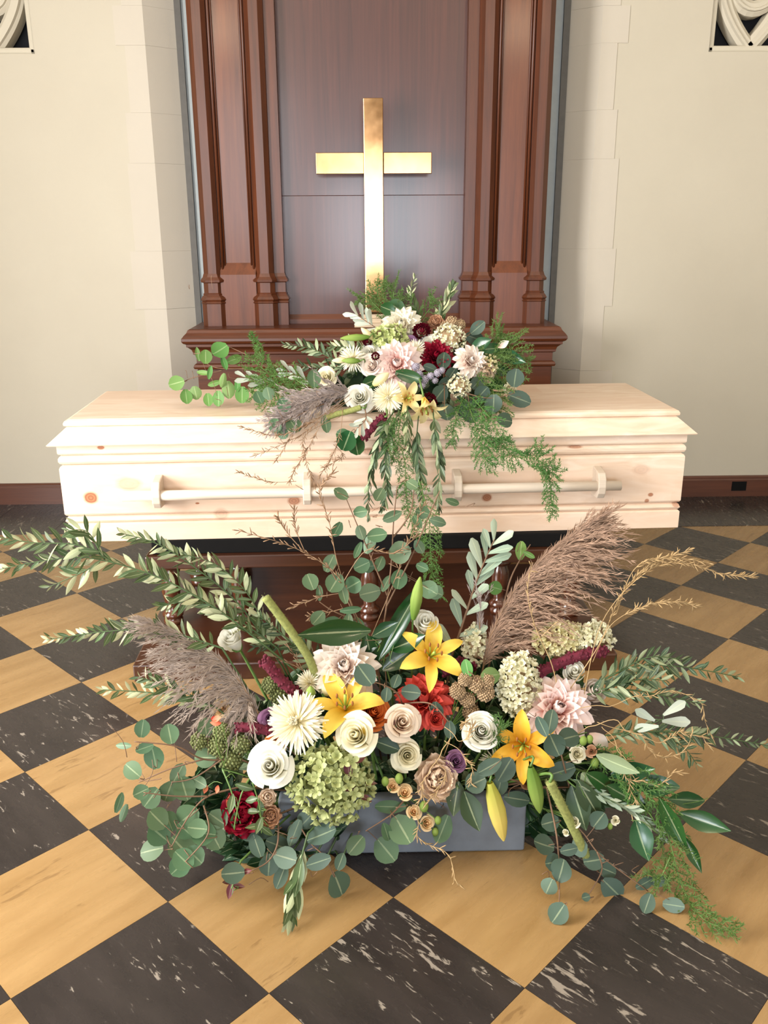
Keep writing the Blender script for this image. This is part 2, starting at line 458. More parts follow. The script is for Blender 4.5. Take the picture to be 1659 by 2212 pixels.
for nm, x0, x1 in (('baseboard_left', XL, cl - .06), ('baseboard_right', cr_ + .06, XR)):
    o = struct(nm, MB().ringbox([(0, 0), (0, .082), (-.004, .088), (-.004, .094), (-.01, .1)], x0, x1, wb - .022, wb + .03, False), m_base)
o = struct('trim_5', MB().box((1.72, wb - .0235, .03), (1.79, wb - .02, .075)), m_black)   # socket plate on the baseboard

# pierced stone grilles
def grille(gx, label):
    t = Th('stone_grille', label, 'grille', (gx, wb, GZ0), 'pierced stone grilles in the wall')
    hw = GW / 2; zc = GZ0 + GH / 2; yf = wb + .012
    fr = MB()
    for a, b in (((gx - hw, GZ0), (gx - hw + .026, GZ0 + GH)), ((gx + hw - .026, GZ0), (gx + hw, GZ0 + GH)), ((gx - hw, GZ0), (gx + hw, GZ0 + .026)), ((gx - hw, GZ0 + GH - .026), (gx + hw, GZ0 + GH))):
        fr.box((a[0], yf, a[1]), (b[0], yf + .09, b[1]))
    bevel(t.add('frame', fr, m_stone, False), .008)
    def band(pts, wd, y0, name):
        b = MB(); L = len(pts); lp = []
        for i, p in enumerate(pts):
            d = (pts[min(i + 1, L - 1)] - pts[max(i - 1, 0)]).normalized(); n = V((-d.z, 0, d.x))
            lp.append([p + n * wd + V((0, y0 + .075, 0)), p + n * wd + V((0, y0 + .012, 0)), p + n * wd * .55 + V((0, y0, 0)), p - n * wd * .55 + V((0, y0, 0)), p - n * wd + V((0, y0 + .012, 0)), p - n * wd + V((0, y0 + .075, 0))])
        b.loops(lp); t.add(name, b, m_stone, False)
    for sx in (-1, 1):
        pts = []
        for k in range(-14, 15):
            a = k / 14; pts.append(V((gx + sx * .128 * (1 - abs(a) ** 1.75), yf, zc + a * (GH / 2 - .02))))
        band(pts, .03, .012, 'pointed_rib')
        pts = [p + V((sx * .012, 0, 0)) for p in pts]
        band(pts, .009, .002, 'rib_moulding')
    for z in (0,):
        pts = [V((gx + .085 * math.cos(2 * PI * k / 24), yf, zc + z + .085 * math.sin(2 * PI * k / 24))) for k in range(25)]
        band(pts, .03, .016, 'ring')
        pts = [V((gx + .092 * math.cos(2 * PI * k / 24), yf, zc + z + .092 * math.sin(2 * PI * k / 24))) for k in range(25)]
        band(pts, .008, .006, 'ring_moulding')
    t.add('dark_backing', MB().box((gx - hw, wb + .12, GZ0), (gx + hw, wb + .14, GZ0 + GH)), m_dark, False)
grille(gxl, 'pierced cream stone grille at the upper left edge of the wall')
grille(gxr, 'pierced cream stone grille at the upper right edge of the wall')

# ------------------------------------------------------------------ carved wooden altarpiece with ledge
AX = .031
t = Th('altarpiece', 'tall mahogany altarpiece with pilasters and a moulded ledge behind the cross', 'altarpiece', (AX, 3.8, 0))
by = 3.66
bevel(t.add('lower_cabinet', MB().box((AX - .742, by, 0), (AX + .742, 3.94, .67)), m_maho_h, False), .002)
lp = [(0, .67), (.010, .672), (.014, .680), (.010, .690), (.001, .694), (.001, .728), (.012, .733), (.012, .741), (.016, .752), (.028, .763), (.034, .766), (.034, .776), (.044, .781), (.050, .790), (.049, .800), (.040, .812), (.030, .822), (.025, .833), (.018, .837)]
t.add('ledge', MB().ringbox(lp, AX - .742, AX + .742, by, 3.94, False), m_maho_h, False)
TOP = 3.1
pz = .837
bevel(t.add('centre_panel', MB().box((AX - .40, 3.85, pz), (AX + .40, 3.93, 1.356)), m_maho_panel, False), .0012)
bevel(t.add('centre_panel', MB().box((AX - .40, 3.85, 1.3563), (AX + .40, 3.93, TOP)), m_maho_panel, False), .0012)
t.add('panel_sill', MB().ringbox([(.012, pz), (.012, .855), (.004, .868), (0, .875)], AX - .38, AX + .38, 3.846, 3.93, False), m_maho_h, False)
basep = [(.012, pz), (.012, .928), (.016, .931), (.012, .937), (.017, .945), (.012, .955), (.006, .963), (.007, .968), (.003, .972), (.003, 1.012), (.012, 1.016), (.013, 1.024), (.005, 1.036), (.001, 1.05)]
for sx in (-1, 1):
    def X(v): return AX + sx * v
    def prism(name, plan, mat):
        pl = [(X(x), y) for x, y in plan]
        if sx < 0: pl = pl[::-1]
        return t.add(name, MB().loops([[(x, y, pz) for x, y in pl], [(x, y, TOP) for x, y in pl]]), mat, False)
    def beads(xs, y, r=.005):
        for x in xs: t.add('bead', MB().tube([V((X(x), y, 1.05)), V((X(x), y, TOP))], r, n=8), m_maho_v)
    def basering(plan, name):
        cx = sum(p[0] for p in plan) / len(plan); cy = 3.86
        lp = []
        for e, z in basep:
            l2 = []
            for x, y in plan:
                l2.append((X(x + (e if x > cx else -e)), y - (e if y < 3.83 else 0), z))
            lp.append(l2 if sx > 0 else l2[::-1])
        t.add(name, MB().loops(lp), m_maho_v, False)
    # inner shaft: narrow fillet next to the panel, then a chamfered pilaster
    fil = [(.377, 3.92), (.377, 3.80), (.424, 3.80), (.424, 3.92)]
    pil = [(.420, 3.92), (.420, 3.785), (.438, 3.765), (.474, 3.765), (.494, 3.785), (.494, 3.92)]
    out = [(.640, 3.92), (.640, 3.785), (.656, 3.765), (.690, 3.765), (.712, 3.785), (.712, 3.92)]
    prism('fillet', fil, m_maho_v); basering(fil, 'fillet_base')
    prism('pilaster', pil, m_maho_v); basering(pil, 'pilaster_base')
    prism('pilaster', out, m_maho_v); basering(out, 'pilaster_base')
    beads((.385,), 3.838, .006); beads((.423,), 3.797, .004); beads((.502, .632), 3.79, .006); beads((.512, .622), 3.797, .004)
    a, b = sorted((X(.494), X(.642)))
    t.add('recessed_panel', MB().box((a, 3.80, 1.085), (b, 3.9, TOP)), m_maho_recess, False)
    t.add('panel_block', MB().loops([[(a, 3.772, pz), (b, 3.772, pz), (b, 3.9, pz), (a, 3.9, pz)], [(a, 3.772, 1.045), (b, 3.772, 1.045), (b, 3.9, 1.045), (a, 3.9, 1.045)], [(a, 3.80, 1.092), (b, 3.80, 1.092), (b, 3.9, 1.092), (a, 3.9, 1.092)]]), m_maho_recess, False)
bevel(t.add('cornice', MB().ringbox([(0, TOP - .02), (.02, TOP), (.03, TOP + .05), (.08, TOP + .1), (.08, TOP + .14)], AX - .73, AX + .73, 3.75, 3.94, False), m_maho_h, False))

# brass cross on its stepped foot
t = Th('altar_cross', 'tall brass cross standing on the wooden ledge', 'cross', (.032, 3.72, pz))
bevel(t.add('upright', MB().box((-.006, 3.70, .9), (.071, 3.735, 1.706)), m_brass, False), .0025)
bevel(t.add('arm', MB().box((-.196, 3.706, 1.431), (-.006, 3.735, 1.511)), m_brass, False), .0025)
bevel(t.add('arm', MB().box((.071, 3.706, 1.431), (.263, 3.735, 1.511)), m_brass, False), .0025)
bevel(t.add('brass_foot', MB().box((-.03, 3.675, .888), (.095, 3.765, .902)), m_brass, False), .003)
for k, (e, z0, z1) in enumerate(((.085, pz, .853), (.07, .853, .871), (.052, .871, .888))):
    bevel(t.add('step', MB().box((.032 - e, 3.72 - e * .75, z0), (.032 + e, 3.72 + e * .75, z1)), m_marble, False), .002)

# ------------------------------------------------------------------ bier
t = Th('bier', 'dark turned-leg wooden bier carrying the pine coffin', 'bier', (.01, 2.62, 0), rz=.02)
bevel(t.add('base_board', MB().box((-.693, -.385, .0), (.693, .34, .052)), m_bier, False, local=True), .004)
bevel(t.add('top_rail', MB().box((-.69, -.145, .246), (.69, .33, .288)), m_bier, False, local=True), .004)
t.add('centre_panel', MB().box((-.42, -.03, .052), (.42, .0, .246)), m_bier, False, local=True)
prof = [(.030, .052), (.030, .066), (.020, .070), (.032, .078), (.033, .086), (.024, .094), (.018, .10), (.022, .125), (.029, .16), (.027, .19), (.020, .212), (.018, .216), (.032, .222), (.033, .230), (.026, .236), (.030, .240), (.030, .247)]
legm = MB().lathe(prof, n=18).mesh('leg')
for x, y in ((-.63, -.10), (-.42, -.075), (-.015, -.10), (.40, -.075), (.62, -.10), (-.60, .22), (.60, .22), (0, .22)):
    t.put('leg', legm, m_bierv, t.W @ M.Translation((x, y, 0)))
bevel(t.add('rubber_pad', MB().box((-.672, -.125, .288), (.69, .3, .3335)), m_black, False, local=True), .004)

# ------------------------------------------------------------------ pine coffin
kn = [(-.85, .137, .020, .017, .95), (-.253, .114, .018, .013, .8), (-.472, .077, .021, .019, .35), (-.805, .289, .010, .006, .95), (-.735, .178, .035, .02, .4), (.33, .111, .015, .012, .9), (.836, .108, .008, .006, .85), (.826, .088, .007, .007, .8), (.80, .188, .026, .016, .22), (.593, .262, .022, .004, .7), (-.024, .262, .02, .012, .5), (-.54, .113, .006, .003, .95), (.92, .075, .012, .01, .6)]
m_pine = pine('pine_boards', kn)
m_pine_top = pine('pine_lid_boards', [(-.62, .366, .016, .03, .0)], .11)
m_dowel = wood('bare_maple', (196, 180, 162), (214, 200, 184), 0, .5, 0, 40)
CZ = .334
t = Th('coffin', 'pale knotty pine coffin resting on the dark bier', 'coffin', (.017, 2.775, CZ), rz=.037)
hx, hy = .932, .266
def ring(name, prof, mat, e=0): return t.add(name, MB().ringbox(prof, -hx - e, hx + e, -hy - e, hy + e), mat, False, local=True)
ring('base_rail', [(0, 0), (0, .052), (-.004, .056), (-.010, .058)], m_pine)
ring('lower_bead', [(-.012, .056), (-.004, .060), (0, .066), (-.004, .075), (-.012, .079)], m_pine)
ring('side_panel', [(-.010, .079), (-.003, .083), (0, .088), (0, .226), (-.003, .232), (-.010, .236)], m_pine)
ring('upper_bead', [(-.012, .236), (-.003, .241), (0, .247), (0, .256), (-.004, .262), (-.011, .266)], m_pine)
ring('top_band', [(-.008, .266), (-.002, .269), (0, .273), (0, .296)], m_pine)
lid = ring('lid', [(.0, .296), (.020, .2985), (.022, .3015), (.017, .306), (-.026, .344), (-.034, .350)], m_pine_top)
tp = ring('lid_top', [(-.026, .347), (-.021, .350), (-.020, .356), (-.024, .363), (-.034, .3675)], m_pine_top)
yh = -hy - .052
t.add('handle_rail', MB().tube([V((-.745, yh, .155)), V((-.5, yh, .155)), V((0, yh, .155)), V((.5, yh, .155)), V((.722, yh, .155))], .0150, n=14), m_dowel, local=True)
for x in (-.646, -.211, .233, .662):
    b = MB(); pts = [(-hy + .002, .112), (yh - .004, .118), (yh - .016, .135), (yh - .019, .155), (yh - .016, .178), (yh - .003, .196), (-hy + .002, .204)]
    b.loops([[(x - .012, y, z) for y, z in pts], [(x + .012, y, z) for y, z in pts]])
    bevel(t.add('bracket', b, m_dowel, False, local=True), .003)

# ------------------------------------------------------------------ planter
PY0, PY1 = 1.488, 1.70
t = Th('planter', 'long blue-grey concrete planter on the chequered floor under the flowers', 'planter', (.06, 1.59, 0), rz=.0)
hx2, hy2, hz = .25, .106, .135
b = MB(); b.ringbox([(-.006, 0), (0, .004), (0, hz - .004), (-.004, hz), (-.022, hz), (-.026, hz - .004), (-.028, .03)], -hx2, hx2, -hy2, hy2)
bevel(t.add('trough', b, m_conc, False, local=True), .006, 2)
t.add('floral_foam', MB().ringbox([(0, .03), (0, .112), (-.01, .118)], -hx2 + .03, hx2 - .03, -hy2 + .03, hy2 - .03), m_foam, False, local=True)
b = MB().ringbox([(0, 0), (.012, .02), (.012, .05), (-.01, .085), (-.04, .1)], -.16, .16, -.10, .10)
o = one('foam_holder', MB().ringbox([(0, 0), (.012, .02), (.012, .05), (-.01, .085), (-.04, .1)], -.16 + .08, .16 + .08, 2.66, 2.84), m_foam, 'green foam holder under the flowers on the coffin lid', 'holder')
o.location = (0, 0, CZ + .368)

# ------------------------------------------------------------------ flowers: shared petals and leaves
PR_ROUND = [(0, .30), (.12, .62), (.3, .92), (.5, 1), (.72, .92), (.88, .66), (1, .22)]
PR_PETAL = [(0, .30), (.25, .62), (.5, .92), (.72, 1), (.9, .78), (1, .34)]
PR_POINT = [(0, .34), (.25, .72), (.5, 1), (.72, .86), (.9, .4), (1, .04)]
PR_LANCE = [(0, .12), (.15, .55), (.4, 1), (.65, .92), (.85, .5), (1, .05)]
PR_LEAF = [(0, .10), (.15, .6), (.38, 1), (.6, .92), (.82, .5), (1, .03)]
PR_SPOON = [(0, .25), (.3, .6), (.6, .95), (.8, 1), (.93, .7), (1, .2)]
def bl(name, *a, **k): return MB().blade(*a, **k).mesh(name)
rr = random.Random(5)
def shell(phi, half, rho, ztop, flare, curl, zb=-.75, lean=0, nu=8, nv=5):
    """one rose petal: part of a cup round the flower axis, rim rolled outwards"""
    m = MB(); k = 2 * nv + 1
    for i in range(nu + 1):
        u = i / nu
        for j in range(k):
            v = j / nv - 1
            an = phi + half * v * (.45 + .55 * min(1, u * 1.5))
            ed = 1 - abs(v) ** 2.6 * .15                      # the rim drops towards the sides
            h = zb + (ztop - zb) * u * ed
            q = max(0, u - .62) / .38
            r = rho * math.sin(min(1, .12 + u * 1.05) * PI / 2) ** .7 + flare * q ** 1.6 * (1 - .3 * abs(v)) + lean * u + .035 * v * (1 + rho)
            h -= curl * q ** 2.4
            w_ = rr.uniform(-.007, .007) * u
            m.vert((r * math.cos(an), r * math.sin(an), h + w_), (u, (v + 1) / 2))
    for i in range(nu):
        for j in range(k - 1):
            o = i * k + j; m.f.append((o, o + 1, o + k + 1, o + k))
    return m.mesh('petal')
def shells(n, rmax, zt0, zt1, flare, curl, tight=1.0, zb=-.75):
    L = []
    for i in range(n):
        t = i / (n - 1); op = max(0, t - .45) / .55
        L.append(shell(i * 2.39996, 1.75 - .75 * t, .05 + (rmax - .05) * t ** .92, zt0 + (zt1 - zt0) * t ** 1.6, flare * op ** 1.2 + .085 * min(1, t * 4) - .85 * (.05 + (rmax - .05) * t ** .92) * max(0, .3 - t) / .3, .05 + curl * op ** 1.5, zb, 0))
    return L
SH = {'rose': [shells(17, .60, .60, .10, .34, .26) for _ in range(2)], 'ranunculus': [shells(27, .74, .55, .0, .18, .16) for _ in range(2)],
      'rosebud': [shells(13, .56, .85, .52, .10, .08, zb=-.95) for _ in range(2)], 'small_rose': [shells(11, .6, .62, .1, .3, .2)]}
DAH_IN = bl('petal', 1, .56, PR_POINT, .9, .9, 5, 1)
DAH_MID = bl('petal', 1, .52, PR_POINT, .35, .7, 6, 2, curl=-.3)
DAH_OUT = bl('petal', 1, .46, PR_POINT, -.15, .55, 6, 2, curl=-.5)
BALL = bl('petal', 1, .85, PR_PETAL, .9, .9, 5, 2)
LILY_A = bl('petal', 1, .42, PR_POINT, -.85, .38, 9, 2, curl=-.75)
LILY_B = bl('petal', 1, .30, PR_POINT, -.80, .3, 9, 2, curl=-.7)
RUF = [bl('petal', 1, .95, PR_PETAL, .5, .3, 6, 3, ruffle=.12, rnd=rr) for _ in range(3)]
PR_FLO = [(0, .2), (.2, .55), (.45, .95), (.65, 1), (.85, .72), (1, .15)]
def mk_floret(open_):
    b = MB()
    for k in range(4):
        a = k * PI / 2
        d = V((math.cos(a) * math.cos(open_), math.sin(a) * math.cos(open_), math.sin(open_)))
        b.blade(.6, .43, PR_FLO, .45, .35, 4, 1, mw=frame(V((0, 0, 0)), d, V((-math.cos(a) * .3, -math.sin(a) * .3, 1))))
    b.blob((0, 0, .03), .06, n=5, m=3)
    return b.mesh('floret')
FLORETS = [mk_floret(.25), mk_floret(.55), mk_floret(.05), mk_floret(.8)]
EUC = [bl('leaf', 1, w, PR_ROUND, b, .12, 6, 2) for w, b in ((.98, .25), (.9, -.3), (1.0, .5))]
OLV = [bl('leaf', 1, w, PR_LANCE, b, .35, 6, 1) for w, b in ((.29, .25), (.26, -.35), (.33, .5))]
BRD = [bl('leaf', 1, w, PR_SPOON, b, .3, 6, 1) for w, b in ((.34, .25), (.32, -.3))]
SAL = [bl('leaf', 1, w, PR_LEAF, b, .3, 7, 2) for w, b in ((.46, .3), (.42, -.45), (.5, .6))]

m_white = petal_mat('white_petal', (240, 236, 200), (250, 248, 238))
m_cream = petal_mat('cream_petal', (232, 222, 172), (246, 240, 214))
m_blush = petal_mat('blush_rose_petal', (236, 178, 154), (246, 232, 212))
m_dblush = petal_mat('blush_dahlia_petal', (244, 206, 184), (250, 240, 230))
m_dpink = petal_mat('pink_centred_dahlia_petal', (244, 160, 138), (251, 234, 228))
m_dcream = petal_mat('cream_dahlia_petal', (246, 226, 186), (250, 246, 230))
m_burg = petal_mat('burgundy_petal', (70, 8, 22), (112, 14, 36), .5, .1)
m_crim = petal_mat('crimson_petal', (86, 4, 22), (138, 16, 40), .5, .12)
m_coral = petal_mat('coral_petal', (196, 52, 44), (222, 88, 76))
m_orange = petal_mat('orange_petal', (206, 92, 36), (226, 128, 62))
m_apricot = petal_mat('apricot_petal', (226, 140, 60), (238, 166, 90))
m_peach = petal_mat('peach_petal', (244, 190, 128), (250, 222, 176))
m_mauve = petal_mat('mauve_petal', (112, 66, 96), (152, 108, 142))
m_mauve2 = petal_mat('light_mauve_petal', (142, 96, 150), (182, 140, 184))
m_lily = petal_mat('yellow_lily_petal', (240, 178, 40), (252, 216, 96), .45)
m_lilyo = petal_mat('amber_lily_petal', (226, 142, 24), (240, 184, 62), .45)
m_lilyp = petal_mat('pale_lily_petal', (246, 206, 100), (250, 234, 176), .45)
m_tan = petal_mat('tan_ruffled_petal', (204, 150, 116), (236, 212, 186))
m_tan2 = petal_mat('dusky_peach_petal', (166, 110, 80), (206, 160, 126))
m_mum = petal_mat('ivory_mum_petal', (240, 228, 178), (250, 244, 224))
m_hgreen = petal_mat('green_hydrangea_petal', (150, 158, 96), (186, 192, 134))
m_hgreen2 = petal_mat('lime_hydrangea_petal', (176, 192, 110), (208, 216, 152))
m_hwhite = petal_mat('ivory_hydrangea_petal', (206, 202, 152), (238, 234, 206))
m_hyel = petal_mat('straw_hydrangea_petal', (206, 192, 124), (236, 228, 184))
m_lav = petal_mat('lavender_statice_petal', (150, 140, 156), (198, 190, 204))
m_stem = plain('green_stem', (86, 116, 52), .5, .2)
m_stemd = plain('dark_green_stem', (62, 84, 44), .55, .2)
m_twig = plain('brown_twig', (112, 84, 62), .7, .2)
m_straw = plain('dry_straw', (172, 143, 100), .7, .18)
m_straw2 = plain('dry_brown_straw', (136, 106, 78), .7, .2)
m_plume = plain('pampas_hair', (150, 134, 122), .8, .25, 40)
m_plumed = plain('brown_pampas_hair', (142, 114, 94), .8, .25, 40)
m_plumeg = plain('grey_pampas_hair', (152, 138, 132), .8, .2, 40)
m_amar = plain('velvet_burgundy', (88, 12, 34), .85, .3, 120)
m_fuzz = plain('fuzzy_olive_stem', (128, 132, 72), .85, .25, 160)
m_pist = plain('lily_pistil', (142, 160, 62), .4, .1)
m_anth = plain('lily_anther', (140, 84, 30), .7, .2)
m_budg = petal_mat('green_bud', (104, 136, 52), (152, 176, 88))
m_budy = petal_mat('yellow_bud', (186, 186, 82), (238, 216, 118))
m_budc = petal_mat('cream_bud', (216, 206, 140), (244, 232, 190))
m_celo = plain('tan_velvet_bloom', (164, 138, 106), .9, .3, 140)
m_berry = plain('green_seed', (112, 118, 70), .7, .3, 90)
m_euc = leaf_mat('eucalyptus_leaf', (80, 106, 74), (98, 122, 94), .55)
m_eucb = leaf_mat('blue_eucalyptus_leaf', (68, 88, 74), (90, 110, 96), .55)
m_eucg = leaf_mat('fresh_eucalyptus_leaf', (90, 130, 64), (106, 142, 84), .55)
m_olv = leaf_mat('olive_leaf', (74, 91, 54), (168, 172, 134), .45, .15, .4)
m_olvd = leaf_mat('dark_olive_leaf', (56, 76, 48), (132, 144, 110), .45, .12, .4)
m_sage = leaf_mat('silver_sage_leaf', (134, 152, 132), (162, 174, 152), .55, .15, .4)
m_silver = leaf_mat('silver_white_leaf', (166, 174, 160), (194, 198, 182), .55, .15, .3)
m_sal = leaf_mat('glossy_dark_leaf', (34, 76, 38), (78, 114, 62), .25, .12, .3, .4, .6)
m_fill = leaf_mat('deep_green_leaf', (30, 58, 34), (54, 84, 48), .5, .12, .25, .5)
m_lilyl = leaf_mat('lily_leaf', (26, 64, 30), (80, 118, 56), .22, .15, .35, .2, .7)
m_fern = leaf_mat('asparagus_fern', (72, 108, 46), (82, 118, 52), .6, .25, 0)
m_red = leaf_mat('maroon_leaf', (96, 42, 42), (120, 66, 58), .5)

# zones: 'f' the arrangement in the planter, 'c' the one on the coffin
def Yz(zone, py):
    if zone == 'f': return min(1.74, max(1.37, 1.40 + (1830 - py) / 500 * .26))
    return 2.42 if py > 905 else 2.53 + max(0, (880 - py)) * .00125
def Q(zone, p): return P(p[0], p[1], p[2] if len(p) > 2 and p[2] else Yz(zone, p[1]))
def zbase(zone, p):
    if zone == 'f': return V((max(-.14, min(.26, p.x * .6 + .03)), 1.59 + max(-.05, min(.05, (p.y - 1.59) * .5)), .112))
    return V((max(-.03, min(.2, p.x)), 2.74, CZ + .42))
GN = {'f': ' in the floor arrangement', 'c': ' in the coffin spray'}
def tocam(p): return (CAM - p).normalized()
def fdir(p, fx, fz): return (tocam(p) + RGT * fx + V((0, 0, 1)) * fz).normalized()
def new(name, label, cat, zone, p, grp):
    b = zbase(zone, p)
    return Th(name, label, cat, b, grp + GN[zone])
def stalk(t, p, back, r=.003, mat=None, bk=.06):
    pts = spline([p, p + back * min(bk, (p - t.b).length * .35), t.b], 5)
    t.add('stem', MB().tube(pts, r, r, 6), mat or m_stem)

def petals(t, A, R_, mat, spec, parent=None, spin0=0):
    """spec rows: mesh, count, tilt degrees, base radius, base height, scale"""
    az = spin0
    for me, n, tilt, r0, z0, sc in spec:
        az += .7
        for k in range(n):
            a = az + 2 * PI * k / n + R.uniform(-.12, .12)
            tl = math.radians(tilt + R.uniform(-5, 5)); s = sc * R.uniform(.93, 1.07)
            d = V((math.sin(tl) * math.cos(a), math.sin(tl) * math.sin(a), math.cos(tl)))
            up = V((-math.cos(tl) * math.cos(a), -math.cos(tl) * math.sin(a), math.sin(tl)))
            t.put('petal', me, mat, A @ frame(V((r0 * math.cos(a), r0 * math.sin(a), z0)), d, up, s), parent)
DAHL = [(DAH_IN, 6, 6, .05, -.1, .42), (DAH_IN, 9, 18, .1, -.1, .52), (DAH_IN, 11, 30, .12, -.12, .64), (DAH_MID, 12, 42, .12, -.12, .76), (DAH_MID, 13, 54, .12, -.14, .88), (DAH_OUT, 13, 67, .12, -.16, .95), (DAH_OUT, 13, 80, .12, -.18, 1.0), (DAH_OUT, 12, 96, .1, -.24, .98)]
BALLD = [(BALL, 5, 4, .1, .25, .36), (BALL, 8, 22, .24, .2, .4), (BALL, 11, 40, .36, .1, .42), (BALL, 13, 58, .44, -.05, .44), (BALL, 14, 76, .46, -.2, .46), (BALL, 13, 94, .42, -.36, .46)]
RUFF = [(RUF[0], 5, 10, .08, -.5, .8), (RUF[1], 7, 26, .12, -.5, .9), (RUF[2], 8, 44, .14, -.5, .95), (RUF[0], 9, 64, .14, -.5, 1.0), (RUF[1], 9, 84, .12, -.5, 1.0)]
FORMS = {'dahlia': DAHL, 'ball_dahlia': BALLD, 'carnation': RUFF}
CALYX = MB().lathe([(.04, -1.15), (.16, -1.08), (.3, -.9), (.34, -.74), (.2, -.7)], n=8).mesh('calyx')
FLOWERS, USED = [], set()
def filler_label(zone, x, y):                    # name the flower the leaves sit beside
    for fx_, fy_, z_, lb in sorted(FLOWERS, key=lambda q: (q[0] - x) ** 2 + (q[1] - y) ** 2):
        if z_ != zone: continue
        dx, dy = x - fx_, y - fy_
        w_ = ('right of' if dx > 0 else 'left of') if abs(dx) > abs(dy) else ('below' if dy > 0 else 'above')
        l_ = 'dark filler leaves just ' + w_ + ' the ' + lb
        if len(l_.split()) <= 16 and l_ not in USED: USED.add(l_); return l_
    return 'deep green filler leaves packed between the flowers'
def bloom(form, label, zone, px, py, d, mat, fx=0, fz=.2, Y=None, cat=None):
    p = Q(zone, (px, py, Y)); R_ = d / 2 * mpp(p)
    name = form if form != 'ball_dahlia' else 'dahlia'; FLOWERS.append((px, py, zone, label))
    t = new(name, label, cat or name.replace('rosebud', 'rose'), zone, p, name + ('es' if name.endswith('s') else 's'))
    f = fdir(p, fx, fz); A = axis_frame(p, f, R.uniform(0, 6), R_)
    if form in SH:
        A = axis_frame(p, f, R.uniform(0, 6), R_ * 1.12)
        for me in R.choice(SH[form]): t.put('petal', me, mat, A)
    else: petals(t, A, R_, mat, FORMS[form])
    if form in ('rose', 'ranunculus', 'rosebud', 'carnation'): t.put('calyx', CALYX, m_stem, A)
    stalk(t, p - f * R_ * (.9 if form != 'dahlia' else .3), -f)
    return t
def lily(label, zone, px, py, d, mat, fx=0, fz=.2, Y=None, openness=1.0, spin=None):
    p = Q(zone, (px, py, Y)); R_ = d / 2 * mpp(p)
    FLOWERS.append((px, py, zone, label)); t = new('lily', label, 'lily', zone, p, 'lilies'); f = fdir(p, fx, fz)
    A = axis_frame(p - f * R_ * .45, f, R.uniform(0, 1) if spin is None else spin, R_)
    for k in range(6):
        a = k * PI / 3; tl = math.radians((34 if k % 2 else 38) * openness)
        dd = V((math.sin(tl) * math.cos(a), math.sin(tl) * math.sin(a), math.cos(tl))); up = V((-math.cos(tl) * math.cos(a), -math.cos(tl) * math.sin(a), math.sin(tl)))
        t.put('petal', LILY_A if k % 2 else LILY_B, mat, A @ frame(V((0, 0, 0)), dd, up, 1.28 * R.uniform(.95, 1.05)))
    for k in range(6):
        a = (k + .5) * PI / 3; q = [A @ V((0, 0, 0)), A @ V((.1 * math.cos(a), .1 * math.sin(a), .35)), A @ V((.24 * math.cos(a), .24 * math.sin(a), .62))]
        fi = t.add('stamen', MB().tube(spline(q, 4), R_ * .018, n=5), m_pist)
        t.add('anther', MB().blob((q[2]), R_ * .06, .6, 1.3), m_anth, parent=fi)
    t.add('pistil', MB().tube([A @ V((0, 0, 0)), A @ V((.02, 0, .5)), A @ V((.05, 0, .78))], R_ * .035, R_ * .045, 6), m_pist)
    stalk(t, p - f * R_ * .5, -f); return t
def bud(label, zone, a, b, wpx, mat, Y=None, cat='lily bud', name='lily_bud'):
    pa, pb = Q(zone, (a[0], a[1], Y)), Q(zone, (b[0], b[1], Y)); p = pa
    t = new(name, label, cat, zone, p, 'lily buds'); r = wpx / 2 * mpp(p)
    d = pb - pa; L = d.length
    for k in range(3):
        mw = None
        s = d.orthogonal().normalized(); s.rotate(__import__('mathutils').Quaternion(d.normalized(), k * 2 * PI / 3))
        bb = MB(); n = 9
        # each of the three closed petals is a third of the bud's skin, ridged at its middle
        lp = []
        q = d.normalized().cross(s)
        for i in range(n + 1):
            tt = i / n; rad = r * interp([(0, .35), (.2, .8), (.45, 1), (.7, .85), (.9, .45), (1, .12)], tt); c = pa.lerp(pb, tt)
            lp.append([c + (s * math.cos(an) + q * math.sin(an)) * rad * (1.06 if abs(an) < .1 else .95) for an in (-1.08, -.55, 0, .55, 1.08)])
        bb.loops(lp, close=False, cap0=False, cap1=False); t.add('petal', bb, mat)
    stalk(t, pa, (-d.normalized() - tocam(pa)).normalized(), .0022, None, .02); return t
def mum(label, zone, px, py, d, mat, fx=0, fz=.2, Y=None, n=120):
    p = Q(zone, (px, py, Y)); R_ = d / 2 * mpp(p)
    FLOWERS.append((px, py, zone, label)); t = new('spider_mum', label, 'chrysanthemum', zone, p, 'spider mums'); f = fdir(p, fx, fz); A = axis_frame(p, f, 0, R_)
    for part, (a0, a1, cnt, L) in {'inner_petals': (0, 40, n // 3, .6), 'outer_petals': (40, 112, n, 1.0)}.items():
        b = MB()
        for k in range(cnt):
            tl = math.radians(a0 + (a1 - a0) * ((k + .5) / cnt) ** .8); az = k * 2.39996
            dd = V((math.sin(tl) * math.cos(az), math.sin(tl) * math.sin(az), math.cos(tl))); up = V((-math.cos(tl) * math.cos(az), -math.cos(tl) * math.sin(az), math.sin(tl)))
            b.blade(L * R.uniform(.82, 1.06), .105, [(0, .5), (.5, .8), (.85, 1), (1, .3)], R.uniform(-.1, .5) if part[0] == 'o' else .7, .8, 4, 1, mw=A @ frame(dd * .05, dd, up, 1))
        t.add(part, b, mat, kind='stuff')
    stalk(t, p - f * R_ * .2, -f); return t
